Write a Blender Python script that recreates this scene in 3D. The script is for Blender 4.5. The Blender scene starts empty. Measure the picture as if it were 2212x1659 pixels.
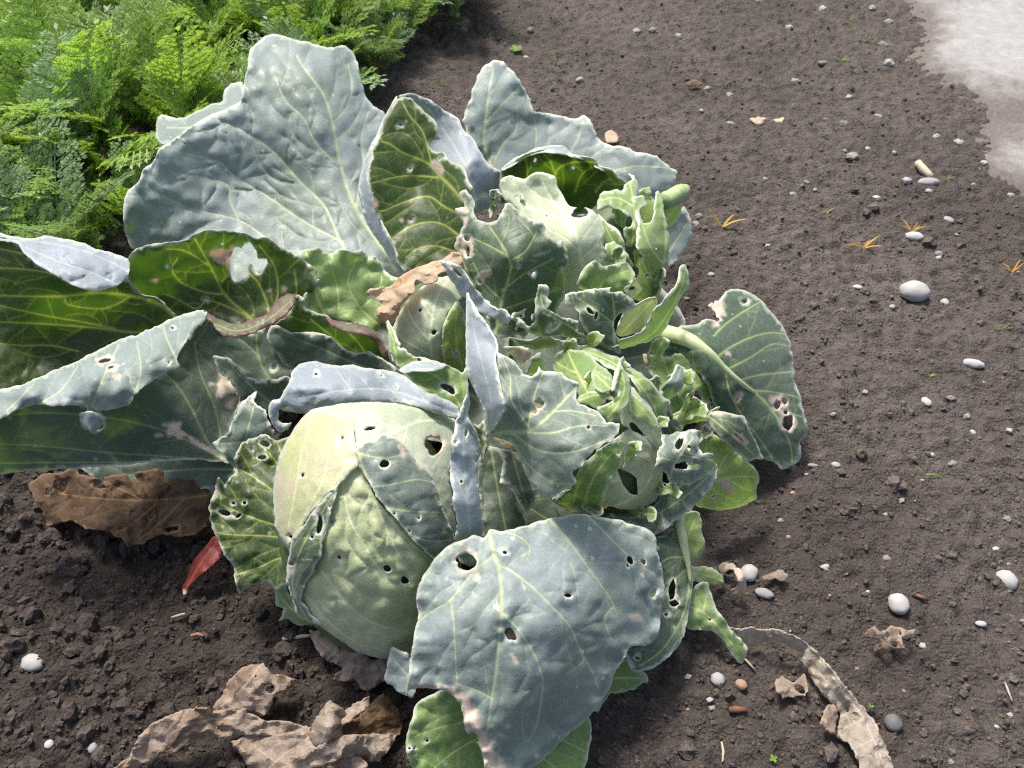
import bpy, math, random
import numpy as np
from mathutils import Vector, Matrix
from mathutils.geometry import delaunay_2d_cdt

R = math.radians
sc = bpy.context.scene
col = sc.collection
rng = random.Random(7)

# ------------------------------------------------------------------ camera, world, sun, exposure
CAM_H, PITCH = 0.75, R(45)
W, HH, FPX = 2212.0, 1659.0, 1916.0          # photograph measured at 2212 px wide
CX, CY = W / 2, HH / 2
cam_data = bpy.data.cameras.new('camera')
cam_data.sensor_width = 36
cam_data.lens = 36 * FPX / W
cam_data.clip_start = 0.02
cam_data.clip_end = 200
cam_data.dof.use_dof = True
cam_data.dof.focus_distance = 0.80
cam_data.dof.aperture_fstop = 13
cam = bpy.data.objects.new('camera', cam_data)
col.objects.link(cam)
cam.location = (0, 0, CAM_H)
cam.rotation_euler = (math.pi / 2 - PITCH, 0, 0)
sc.camera = cam

SUN_EL, SUN_AZ = R(62), R(-30)                # azimuth measured from +Y towards +X
world = bpy.data.worlds.new('World')
sc.world = world
world.use_nodes = True
wn = world.node_tree
bg = wn.nodes['Background']
sky = wn.nodes.new('ShaderNodeTexSky')
sky.sky_type = 'NISHITA'
sky.sun_disc = False
sky.sun_elevation = SUN_EL
sky.sun_rotation = SUN_AZ
sky.air_density = 1.0
sky.dust_density = 5.0
wn.links.new(sky.outputs[0], bg.inputs[0])
bg.inputs[1].default_value = 0.105
sun_d = bpy.data.lights.new('sun', 'SUN')
sun_d.energy = 2.7
sun_d.angle = R(11)
sun_d.color = (1.0, 0.95, 0.87)
sun = bpy.data.objects.new('sun', sun_d)
col.objects.link(sun)
sdir = Vector((math.sin(SUN_AZ) * math.cos(SUN_EL), math.cos(SUN_AZ) * math.cos(SUN_EL), math.sin(SUN_EL)))
sun.rotation_euler = sdir.to_track_quat('Z', 'Y').to_euler()
sun.location = sdir * 5
vs = sc.view_settings
vs.view_transform = 'Standard'
vs.look = 'None'
vs.gamma = 1
vs.use_curve_mapping = False
vs.exposure = 0.95
sc.cycles.use_denoising = False
sc.cycles.filter_width = 1.15
sc.cycles.max_bounces = 8
sc.cycles.transmission_bounces = 6
sc.cycles.diffuse_bounces = 4

# ------------------------------------------------------------------ geometry helpers
CP, SP = math.cos(PITCH), math.sin(PITCH)


def P(x, y, d):
    """pixel (2212-wide photo) + camera-axis depth -> world"""
    x, y, d = np.asarray(x, float), np.asarray(y, float), np.asarray(d, float)
    u, v = (x - CX) / FPX, (y - CY) / FPX
    return np.stack([u * d, d * CP - v * d * SP, CAM_H - d * SP - v * d * CP], -1)


def depth_at(x, y, z):
    """depth at which the ray of a pixel reaches height z"""
    v = (np.asarray(y, float) - CY) / FPX
    return (CAM_H - z) / (SP + v * CP)


def G(x, y, z=0.0):
    return P(x, y, depth_at(x, y, z))


def _h(ix, iy, seed):
    n = (ix * 374761393 + iy * 668265263 + seed * 1274126177) & 0x7fffffff
    n = ((n ^ (n >> 13)) * 1274126177) & 0x7fffffff
    return ((n ^ (n >> 16)) & 0xffff) / 65535.0


def vn(x, y, seed=0):
    """smooth value noise, -1..1"""
    x, y = np.asarray(x, float), np.asarray(y, float)
    ix, iy = np.floor(x).astype(np.int64), np.floor(y).astype(np.int64)
    fx, fy = x - ix, y - iy
    fx, fy = fx * fx * fx * (fx * (fx * 6 - 15) + 10), fy * fy * fy * (fy * (fy * 6 - 15) + 10)
    a, b = _h(ix, iy, seed), _h(ix + 1, iy, seed)
    c, d = _h(ix, iy + 1, seed), _h(ix + 1, iy + 1, seed)
    return 2 * ((a * (1 - fx) + b * fx) * (1 - fy) + (c * (1 - fx) + d * fx) * fy) - 1


def worley(x, y, seed=0):
    """distance to the nearest scattered point, 0..~1"""
    x, y = np.asarray(x, float), np.asarray(y, float)
    ix, iy = np.floor(x).astype(np.int64), np.floor(y).astype(np.int64)
    best = np.full(x.shape, 9.0)
    for a in (-1, 0, 1):
        for b in (-1, 0, 1):
            cx, cy = ix + a, iy + b
            px, py = cx + _h(cx, cy, seed), cy + _h(cx, cy, seed + 77)
            best = np.minimum(best, (x - px) ** 2 + (y - py) ** 2)
    return np.sqrt(best)


def fn(x, y, seed=0):
    """faceted noise: flat triangles meeting in creases, -1..1"""
    x, y = np.asarray(x, float), np.asarray(y, float)
    ix, iy = np.floor(x).astype(np.int64), np.floor(y).astype(np.int64)
    fx, fy = x - ix, y - iy
    a, b = _h(ix, iy, seed), _h(ix + 1, iy, seed)
    c, d = _h(ix, iy + 1, seed), _h(ix + 1, iy + 1, seed)
    return 2 * np.where(fx + fy < 1, a + (b - a) * fx + (c - a) * fy, d + (c - d) * (1 - fx) + (b - d) * (1 - fy)) - 1


def fbm(x, y, seed=0, o=3):
    s, a = 0, 1.0
    for k in range(o):
        s = s + a * vn(x * 2 ** k, y * 2 ** k, seed + 17 * k)
        a *= 0.5
    return s


def inside(px, py, poly):
    res = np.zeros(len(px), bool)
    x0, y0 = poly[:, 0], poly[:, 1]
    x1, y1 = np.roll(x0, -1), np.roll(y0, -1)
    for a, b, c, d in zip(x0, y0, x1, y1):
        if b == d:
            continue
        m = (b > py) != (d > py)
        xc = a + (py - b) * (c - a) / (d - b)
        res ^= m & (px < xc)
    return res


def in1(p, X0, Y0, X1, Y1, DY):
    m = (Y0 > p[1]) != (Y1 > p[1])
    return bool((m & (p[0] < X0 + (p[1] - Y0) * (X1 - X0) / DY)).sum() % 2)


def seg_dist(px, py, A, B):
    """min distance of points to segments A->B"""
    n, m = len(px), len(A)
    best, idx = np.full(n, 1e9), np.zeros(n, int)
    d = B - A
    l2 = np.maximum((d ** 2).sum(1), 1e-9)
    step = max(1, int(400000 / max(m, 1)))
    for k in range(0, n, step):
        x, y = px[k:k + step, None], py[k:k + step, None]
        t = np.clip(((x - A[None, :, 0]) * d[:, 0] + (y - A[None, :, 1]) * d[:, 1]) / l2, 0, 1)
        q = (x - A[None, :, 0] - t * d[:, 0]) ** 2 + (y - A[None, :, 1] - t * d[:, 1]) ** 2
        i = q.argmin(1)
        idx[k:k + step] = i
        best[k:k + step] = np.sqrt(q[np.arange(len(i)), i])
    return best, idx


def crom(pts, step, closed, sharp=0.0):
    """Catmull-Rom through the points, resampled at about step"""
    p = np.asarray(pts, float)
    n = len(p)
    out = []
    rngk = range(n) if closed else range(n - 1)
    for i in rngk:
        if closed:
            a, b, c, d = p[(i - 1) % n], p[i], p[(i + 1) % n], p[(i + 2) % n]
        else:
            a, b, c, d = p[max(i - 1, 0)], p[i], p[i + 1], p[min(i + 2, n - 1)]
        m = max(1, int(round(float(np.sqrt(((c - b) ** 2).sum())) / step)))
        t = (np.arange(m) / m)[:, None]
        cr = 0.5 * (2 * b + (c - a) * t + (2 * a - 5 * b + 4 * c - d) * t ** 2 + (3 * b - a - 3 * c + d) * t ** 3)
        out.append(cr * (1 - sharp) + (b + (c - b) * t) * sharp)
    if not closed:
        out.append(p[-1:])
    return np.concatenate(out)


def tps(ctl):
    """thin plate spline z(x, y)"""
    c = np.asarray(ctl, float)
    xy, z = c[:, :2] / 300.0, c[:, 2]
    n = len(c)

    def U(r):
        return np.where(r > 1e-9, r * r * np.log(np.maximum(r, 1e-9)), 0)
    K = U(np.hypot(xy[:, None, 0] - xy[None, :, 0], xy[:, None, 1] - xy[None, :, 1])) + 1e-4 * np.eye(n)
    Pm = np.concatenate([np.ones((n, 1)), xy], 1)
    A = np.zeros((n + 3, n + 3))
    A[:n, :n], A[:n, n:], A[n:, :n] = K, Pm, Pm.T
    w = np.linalg.lstsq(A, np.concatenate([z, np.zeros(3)]), rcond=None)[0]

    def f(x, y):
        x, y = np.asarray(x) / 300.0, np.asarray(y) / 300.0
        s = w[n] + w[n + 1] * x + w[n + 2] * y
        for k in range(n):
            s = s + w[k] * U(np.hypot(x - xy[k, 0], y - xy[k, 1]))
        return s
    return f


# frames: the enlarged views the outlines were measured in -> 2212-px coordinates
FR = {'D': (0, 0, 1.0), 'A': (0, 0, .4), 'B': (774.2, 55.3, .4), 'C': (1437.8, 0, .4667), 'L': (0, 442.4, .4),
      'H': (553, 718.9, .4667), 'M': (995.4, 608.3, .3667), 'S': (1437.8, 774.2, .5332), 'Q': (0, 995.4, .5),
      'K': (829.5, 1050.7, .3667)}


def conv(F, pts):
    ox, oy, s = FR[F]
    p = np.array(pts, float)
    p[:, 0] = ox + p[:, 0] * s
    p[:, 1] = oy + p[:, 1] * s
    return p


def grow_veins(veins, poly, r, gap=42, maxlen=150):
    """side veins that branch off the drawn ones and run until they meet another vein or the margin"""
    pts = np.concatenate([crom(v[1], 6, False) for v in veins])
    q = poly[::2]
    X0, Y0 = q[:, 0], q[:, 1]
    X1, Y1 = np.roll(X0, -1), np.roll(Y0, -1)
    DY = np.where(Y1 == Y0, 1e-9, Y1 - Y0)
    new = []
    src = [(crom(v[1], 6, False), 1) for v in veins]
    for lvl in (1, 2):
        nxt = []
        for path, _ in src:
            k, side = int(r.uniform(2, 5)), r.choice((-1, 1))
            while k < len(path) - 2:
                t = path[min(k + 1, len(path) - 1)] - path[k - 1]
                ang = math.atan2(t[1], t[0]) + side * R(r.uniform(38, 62))
                p = path[k].copy()
                br = [p.copy()]
                curl = -side * r.uniform(.5, 3.0)
                for i in range(int((maxlen if lvl == 1 else 60) / 6)):
                    ang += R(curl + r.uniform(-9, 9))
                    p = p + 6 * np.array([math.cos(ang), math.sin(ang)])
                    br.append(p.copy())
                    dd = np.hypot(pts[:, 0] - p[0], pts[:, 1] - p[1])
                    if i > 2 and dd.min() < 8:
                        br[-1] = pts[dd.argmin()]
                        break
                    if not in1(p, X0, Y0, X1, Y1, DY):
                        break
                if len(br) > 3:
                    br = np.array(br)
                    new.append((1.5 if lvl == 1 else 1.1, br, .52 if lvl == 1 else .34))
                    pts = np.concatenate([pts, br[3:]])
                    nxt.append((br, lvl))
                k += int(r.uniform(.7, 1.5) * (gap * 1.1 if lvl == 1 else gap * 1.1) / 6) + 1
                side = -side
        src = nxt
    return new


class Ell:
    """depth field of a cabbage head: an ellipsoid seen along the camera axis"""
    def __init__(s, cx, cy, a, b, tilt, z, rad):
        s.cx, s.cy, s.a, s.b, s.t, s.rad = cx, cy, a, b, R(tilt), rad
        s.d0 = float(depth_at(cx, cy, z))

    def __call__(s, x, y, off):
        dx, dy = x - s.cx, y - s.cy
        u, v = dx * math.cos(s.t) + dy * math.sin(s.t), -dx * math.sin(s.t) + dy * math.cos(s.t)
        r2 = (u / s.a) ** 2 + (v / s.b) ** 2
        q = np.sqrt(np.maximum(1 - np.minimum(r2, .94), 0))
        return s.d0 - s.rad * q + np.maximum(r2 - .94, 0) * s.rad * .9 - off

    def body(s, k=.97, seed=0):
        n, m = 56, 40
        th, ph = np.meshgrid(np.linspace(0, 2 * math.pi, n, endpoint=False), np.linspace(0.0, math.pi, m))
        th, ph = th.ravel(), ph.ravel()
        u, v, w = np.sin(ph) * np.cos(th), np.sin(ph) * np.sin(th), np.cos(ph)
        x = s.cx + k * (s.a * u * math.cos(s.t) - s.b * v * math.sin(s.t))
        y = s.cy + k * (s.a * u * math.sin(s.t) + s.b * v * math.cos(s.t))
        f = [(j * n + i, j * n + (i + 1) % n, (j + 1) * n + (i + 1) % n, (j + 1) * n + i) for j in range(m - 1) for i in range(n)]
        d = s.d0 - k * s.rad * w * (1 + .03 * vn(th * 2, ph * 3, seed)) + .004
        return P(x, y, d), f


def patch(F, out, ctl=None, veins=(), holes=(), mat='blue', bl=.0025, ruf=.004, jag=1.2, dmg=(), sp=9, ell=None, off=.004,
          gap=42, seed=None, crumple=0, maxlen=150, smooth=True, lift=0.0, blob=0.0, blob_s=26):
    """one stretch of leaf surface: returns verts, faces, attributes"""
    seed = seed if seed is not None else patch.n
    patch.n += 1
    r = random.Random(seed * 31 + 5)
    poly0 = conv(F, out)
    s = FR[F][2]
    o = crom(poly0, 3.6, True, .25 if jag < 1.7 else .75)
    t = np.roll(o, -1, 0) - np.roll(o, 1, 0)
    nrm = np.stack([t[:, 1], -t[:, 0]], 1) / np.maximum(np.hypot(t[:, 0], t[:, 1]), 1e-6)[:, None]
    arc = np.arange(len(o)) * 3.6
    o = o + nrm * (jag * (.75 * vn(arc / 6.5, arc * 0 + seed, seed) + .9 * vn(arc / 17, arc * 0, seed + 3)))[:, None]
    hl = []
    for h in holes:
        if isinstance(h[0], tuple):
            hl.append(crom(conv(F, h), 4, True, .7))
            continue
        c = conv(F, [h[:2]])[0]
        rx, ry = h[2] * s, (h[3] if len(h) > 3 else h[2]) * s
        an = R(h[4]) if len(h) > 4 else r.uniform(0, 3)
        m = max(9, int(2 * math.pi * max(rx, ry) / 4))
        th = np.arange(m) * 2 * math.pi / m
        k = 1 + .22 * vn(np.cos(th) * 1.6 + seed, np.sin(th) * 1.6 + c[0] % 9, seed)
        hx, hy = rx * k * np.cos(th), ry * k * np.sin(th)
        hl.append(np.stack([c[0] + hx * math.cos(an) - hy * math.sin(an), c[1] + hx * math.sin(an) + hy * math.cos(an)], 1))
    vv = [(v[0] * (1.0 if k == 0 else .72), conv(F, v[1]), 1.0) for k, v in enumerate(veins)]
    allv = [(w, crom(p, 5, False), q) for w, p, q in vv]
    if vv and gap:
        allv += [(w, np.asarray(p), q) for w, p, q in grow_veins(vv, o, r, gap, maxlen)]
    pts, keep = [o] + hl, []
    for w, p, q in allv:
        if len(p) < 2:
            continue
        tt = np.gradient(p, axis=0)
        nn = np.stack([-tt[:, 1], tt[:, 0]], 1) / np.maximum(np.hypot(tt[:, 0], tt[:, 1]), 1e-6)[:, None]
        keep.append(p)
        fade = np.linspace(1, .45, len(p))[:, None] if q == 1 else np.ones((len(p), 1))
        keep.append(p + nn * fade * (w + 1.6))
        keep.append(p - nn * fade * (w + 1.6))
    x0, y0 = o.min(0)
    x1, y1 = o.max(0)
    gx, gy = np.meshgrid(np.arange(x0, x1, sp), np.arange(y0, y1, sp * .87))
    gx = gx + (np.arange(gx.shape[0]) % 2)[:, None] * sp / 2
    gx, gy = gx.ravel(), gy.ravel()
    rs = np.random.RandomState(seed)
    gx, gy = gx + rs.uniform(-.2, .2, len(gx)) * sp, gy + rs.uniform(-.2, .2, len(gx)) * sp
    loops = [o] + hl
    LA = np.concatenate(loops)
    LB = np.concatenate([np.roll(l, -1, 0) for l in loops])
    m = inside(gx, gy, o)
    gx, gy = gx[m], gy[m]
    e, _ = seg_dist(gx, gy, LA, LB)
    m = e > sp * .45
    gx, gy = gx[m], gy[m]
    if keep:
        kp = np.concatenate(keep)
        ke, _ = seg_dist(kp[:, 0], kp[:, 1], LA, LB)
        kp = kp[inside(kp[:, 0], kp[:, 1], o) & (ke > 1.6)]
        if len(kp):
            key = np.unique(np.round(kp / 1.6).astype(int), axis=0, return_index=True)[1]
            kp = kp[key]
            cell = set(map(tuple, np.floor(kp / 4.5).astype(int)))
            g = np.stack([gx, gy], 1)
            gc = np.floor(g / 4.5).astype(int)
            m = np.array([(a, b) not in cell for a, b in gc], bool) if len(gc) else np.zeros(0, bool)
            gx, gy = gx[m], gy[m]
            pts.append(kp)
    pts.append(np.stack([gx, gy], 1))
    allp = np.concatenate(pts)
    edges, k = [], 0
    for l in loops:
        n = len(l)
        edges += [(k + i, k + (i + 1) % n) for i in range(n)]
        k += n
    res = delaunay_2d_cdt([Vector(p) for p in allp], edges, [], 0, 1e-4)
    v2 = np.array([(v.x, v.y) for v in res[0]])
    fc = np.array([tuple(f) for f in res[2]], int)
    cen = v2[fc].mean(1)
    ok = inside(cen[:, 0], cen[:, 1], o)
    for l in hl:
        ok &= ~inside(cen[:, 0], cen[:, 1], l)
    fc = fc[ok]
    used = np.unique(fc)
    rm = np.full(len(v2), -1)
    rm[used] = np.arange(len(used))
    v2, fc = v2[used], rm[fc]
    a, b, c = v2[fc[:, 0]], v2[fc[:, 1]], v2[fc[:, 2]]
    area = (b[:, 0] - a[:, 0]) * (c[:, 1] - a[:, 1]) - (b[:, 1] - a[:, 1]) * (c[:, 0] - a[:, 0])
    fc[area > 0] = fc[area > 0][:, ::-1]          # normals towards the viewer side
    x, y = v2[:, 0], v2[:, 1]
    # ---- fields
    ed, _ = seg_dist(x, y, LA, LB)
    vein = np.zeros(len(x))
    dv = np.full(len(x), 60.0)
    ridge = np.zeros(len(x))
    for w, p, q in allv:
        if len(p) < 2:
            continue
        lo, hi = p.min(0) - 60, p.max(0) + 60
        nb = np.nonzero((x > lo[0]) & (x < hi[0]) & (y > lo[1]) & (y < hi[1]))[0]
        if not len(nb):
            continue
        dd, ix = np.full(len(x), 99.0), np.zeros(len(x), int)
        dd[nb], ix[nb] = seg_dist(x[nb], y[nb], p[:-1], p[1:])
        wl = w * (np.interp(ix, [0, len(p)], [1, .3]) if q == 1 else 1.0)
        prof = np.clip(1.35 - dd / (wl + .9), 0, 1)
        vein = np.maximum(vein, q * prof)
        dv = np.minimum(dv, dd + (0 if q == 1 else 3 if q > .5 else 6))
        ridge = np.maximum(ridge, q * wl * prof)
    if ell is not None:
        d = ell(x, y, off)
    else:
        f = tps([(*conv(F, [q[:2]])[0], float(depth_at(*conv(F, [q[:2]])[0], q[2] + lift))) for q in ctl])
        d = f(x, y)
    px = d / FPX                                   # metres per pixel
    puff = (1 - np.exp(-(dv / 16.0) ** 2)) * (.75 + .4 * vn(x / 40, y / 40, seed + 9))
    d = d - bl * .8 * puff * np.clip(ed / 14, 0, 1) + ridge * px * (.25 if ell is None else -.45)
    d = d - bl * .22 * vn(x / 19, y / 19, seed + 4) * np.clip(ed / 10, 0, 1)
    d = d - ruf * np.exp(-ed / 40) * (vn(x / 34, y / 34, seed + 1) + .5 * vn(x / 15, y / 15, seed + 2)) - ruf * .8 * vn(x / 120, y / 120, seed + 5)
    if blob:
        d = d - blob * np.clip(vn(x / blob_s, y / blob_s, seed + 31) + .25, 0, 1) * np.clip(dv / 8, 0, 1) * np.clip(ed / 12, 0, 1)
    if crumple:
        wx, wy = x + 14 * vn(x / 40, y / 40, seed + 21), y + 14 * vn(x / 40, y / 40, seed + 22)
        ca_, sa_ = math.cos(seed * 1.7), math.sin(seed * 1.7)
        ux, uy = wx * ca_ - wy * sa_, wx * sa_ + wy * ca_
        d = d - crumple * (1.1 * fn(ux / 46, uy / 30, seed + 6) + .75 * fn(ux / 21 + 9, uy / 15, seed + 7) + .3 * fn(ux / 9, uy / 9, seed + 8))
    dm = np.zeros(len(x))
    for q in dmg:
        c = conv(F, [q[:2]])[0]
        rx, ry = q[2] * s, (q[3] if len(q) > 3 else q[2]) * s
        an = R(q[4]) if len(q) > 4 else 0
        dx, dy = x - c[0], y - c[1]
        u, w_ = (dx * math.cos(an) + dy * math.sin(an)) / rx, (-dx * math.sin(an) + dy * math.cos(an)) / ry
        rr = np.hypot(u, w_) + .35 * vn(x / 9, y / 9, seed + 11)
        dm = np.maximum(dm, np.clip((1.15 - rr) * 4, 0, 1))
    return dict(v=P(x, y, d), f=fc, vein=vein, edge=np.clip(1 - ed / 3.6, 0, 1), dmg=dm, mat=mat, smooth=smooth)


patch.n = 1


def link_mesh(name, verts, faces, mats, parent=None, smooth=True, fmat=None, attrs=None):
    me = bpy.data.meshes.new(name)
    me.from_pydata([tuple(v) for v in verts], [], [tuple(int(i) for i in f) for f in faces])
    for m in mats:
        me.materials.append(m)
    if fmat is not None:
        me.polygons.foreach_set('material_index', np.asarray(fmat, np.int32))
    me.polygons.foreach_set('use_smooth', np.full(len(me.polygons), smooth, bool))
    for k, a in (attrs or {}).items():
        at = me.attributes.new(k, 'FLOAT', 'POINT')
        at.data.foreach_set('value', np.asarray(a, np.float32))
    me.update()
    o = bpy.data.objects.new(name, me)
    col.objects.link(o)
    if parent is not None:
        o.parent = parent
        if parent.parent is not None:
            o.matrix_parent_inverse = Matrix.Identity(4)
        else:
            o.matrix_parent_inverse = Matrix.Translation(-parent.location)
    return o


def leaf(name, patches, parent=None, thick=.0011):
    V, F_, fm, at, mats, n = [], [], [], {'vein': [], 'edge': [], 'dmg': []}, [], 0
    for p in patches:
        V.append(p['v'])
        F_.append(p['f'] + n)
        n += len(p['v'])
        if p['mat'] not in mats:
            mats.append(p['mat'])
        fm += [mats.index(p['mat'])] * len(p['f'])
        for k in at:
            at[k].append(p[k])
    V = np.concatenate(V)
    F_ = np.concatenate(F_)
    o = link_mesh(name, V, F_, [MAT[m] for m in mats], parent, True, fm, {k: np.concatenate(a) for k, a in at.items()})
    if any(m.startswith('dry') for m in mats):
        o.data.set_sharp_from_angle(angle=R(24))
    md = o.modifiers.new('rim', 'SOLIDIFY')
    md.thickness = thick
    md.offset = -1
    md.use_rim = True
    md.use_rim_only = True
    return o


def tag(o, label=None, cat=None, group=None, kind=None):
    for k, v in (('label', label), ('category', cat), ('group', group), ('kind', kind)):
        if v:
            o[k] = v
    return o


def empty(name, loc):
    e = bpy.data.objects.new(name, None)
    e.location = loc
    e.empty_display_size = .02
    col.objects.link(e)
    return e


# ------------------------------------------------------------------ materials
def new_mat(name):
    m = bpy.data.materials.new(name)
    m.use_nodes = True
    nt = m.node_tree
    nt.nodes.clear()
    return m, nt, nt.nodes, nt.links


class NB:
    """small node-building helper"""
    def __init__(s, nt):
        s.nt, s.N, s.L = nt, nt.nodes, nt.links
        s.pos = s.N.new('ShaderNodeNewGeometry').outputs['Position']

    def noise(s, scale, detail=3, rough=.55, vec=None, dist=0):
        n = s.N.new('ShaderNodeTexNoise')
        n.inputs['Scale'].default_value = scale
        n.inputs['Detail'].default_value = detail
        n.inputs['Roughness'].default_value = rough
        n.inputs['Distortion'].default_value = dist
        s.L.new(vec if vec is not None else s.pos, n.inputs['Vector'])
        return n.outputs[0]

    def voro(s, scale, feature='F1', vec=None, out='Distance'):
        n = s.N.new('ShaderNodeTexVoronoi')
        n.feature = feature
        n.inputs['Scale'].default_value = scale
        s.L.new(vec if vec is not None else s.pos, n.inputs['Vector'])
        return n.outputs[out]

    def ramp(s, fac, a, b, lo=0.0, hi=1.0):
        n = s.N.new('ShaderNodeMapRange')
        n.inputs[1].default_value, n.inputs[2].default_value = a, b
        n.inputs[3].default_value, n.inputs[4].default_value = lo, hi
        s.L.new(fac, n.inputs[0])
        return n.outputs[0]

    def mix(s, fac, a, b, mode='MIX'):
        n = s.N.new('ShaderNodeMix')
        n.data_type = 'RGBA'
        n.blend_type = mode
        for sock, v in ((n.inputs[0], fac), (n.inputs[6], a), (n.inputs[7], b)):
            if isinstance(v, (int, float)):
                sock.default_value = v
            elif isinstance(v, (tuple, list)):
                sock.default_value = (*v, 1) if len(v) == 3 else v
            else:
                s.L.new(v, sock)
        return n.outputs[2]

    def math(s, op, a, b=0.0):
        n = s.N.new('ShaderNodeMath')
        n.operation = op
        for sock, v in ((n.inputs[0], a), (n.inputs[1], b)):
            if isinstance(v, (int, float)):
                sock.default_value = v
            else:
                s.L.new(v, sock)
        return n.outputs[0]

    def attr(s, name):
        n = s.N.new('ShaderNodeAttribute')
        n.attribute_name = name
        return n.outputs['Fac']

    def bump(s, h, strength, dist):
        n = s.N.new('ShaderNodeBump')
        n.inputs['Strength'].default_value = strength
        n.inputs['Distance'].default_value = dist
        s.L.new(h, n.inputs['Height'])
        return n.outputs[0]


def leaf_mat(name, lam, lam2, veinc, trans, tw=.35, rough=.5, sheen=.25, spots=1.0, edgec=(.70, .72, .60), spec=.35, edge_amt=.85, vein_amt=.85, stain=None, vpow=1.6, vtrans=None, tex=0.0):
    m, nt, N, L = new_mat(name)
    b = NB(nt)
    vein, edge, dmg = b.math('POWER', b.attr('vein'), vpow), b.attr('edge'), b.attr('dmg')
    big = b.ramp(b.noise(8, 4, .55), .36, .64)
    base = b.mix(big, lam, lam2)
    # wax bloom rubbed off in streaks
    rub = b.ramp(b.noise(55, 5, .7, dist=.6), .56, .72)
    base = b.mix(b.math('MULTIPLY', rub, .16), base, tuple(c * .62 for c in lam))
    fine = b.ramp(b.noise(420, 3, .6), .3, .7, .88, 1.1)
    base = b.mix(1.0, base, fine, 'MULTIPLY')
    if tex:
        base = b.mix(1.0, base, b.ramp(b.noise(230, 6, .75), .25, .75, 1 - tex * .7, 1 + tex * .5), 'MULTIPLY')
        base = b.mix(b.math('MULTIPLY', b.ramp(b.noise(75, 5, .7, dist=.7), .58, .66), tex), base, tuple(c * .35 for c in lam))
    # fine vein network
    net = b.ramp(b.voro(120, 'DISTANCE_TO_EDGE'), .0, .09, 1, 0)
    base = b.mix(b.math('MULTIPLY', net, .12), base, veinc)
    if stain:
        st = b.ramp(b.noise(22, 4, .6, dist=.4), .52, .66)
        base = b.mix(b.math('MULTIPLY', st, stain[1]), base, stain[0])
    base = b.mix(b.math('MULTIPLY', vein, vein_amt), base, veinc)
    base = b.mix(b.math('MULTIPLY', edge, edge_amt), base, edgec)
    # specks: dried droplets, feeding marks
    v = b.voro(62)
    sel = b.ramp(b.noise(31, 2), .53, .6)
    sp = b.math('MULTIPLY', b.ramp(v, .10, .15, 1, 0), sel)
    sp = b.math('MULTIPLY', sp, .75 * spots)
    base = b.mix(sp, base, (.62, .62, .55))
    tan = b.mix(b.noise(90, 4, .65), (.44, .32, .22), (.80, .72, .62))
    base = b.mix(dmg, base, tan)
    bs = N.new('ShaderNodeBsdfPrincipled')
    L.new(base, bs.inputs['Base Color'])
    rr = b.ramp(b.noise(70, 3), .3, .7, rough - .1, rough + .14)
    L.new(rr, bs.inputs['Roughness'])
    bs.inputs['Specular IOR Level'].default_value = spec
    bs.inputs['Sheen Weight'].default_value = sheen
    bs.inputs['Sheen Roughness'].default_value = .45
    bs.inputs['Sheen Tint'].default_value = (.8, .9, 1, 1)
    hgt = b.math('ADD', b.math('MULTIPLY', b.noise(130, 3, .6), .8), b.math('MULTIPLY', net, -.16))
    nr = b.bump(hgt, 0.28 if not tex else .5, .0014 if not tex else .002)
    L.new(nr, bs.inputs['Normal'])
    tr = N.new('ShaderNodeBsdfTranslucent')
    tc = b.mix(b.math('MULTIPLY', vein, .8), trans, vtrans or tuple(min(1, c * 1.6) for c in trans))
    tc = b.mix(dmg, tc, (.5, .3, .15))
    L.new(tc, tr.inputs['Color'])
    L.new(nr, tr.inputs['Normal'])
    mx = N.new('ShaderNodeMixShader')
    mx.inputs[0].default_value = tw
    L.new(bs.outputs[0], mx.inputs[1])
    L.new(tr.outputs[0], mx.inputs[2])
    out = N.new('ShaderNodeOutputMaterial')
    L.new(mx.outputs[0], out.inputs[0])
    return m


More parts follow.
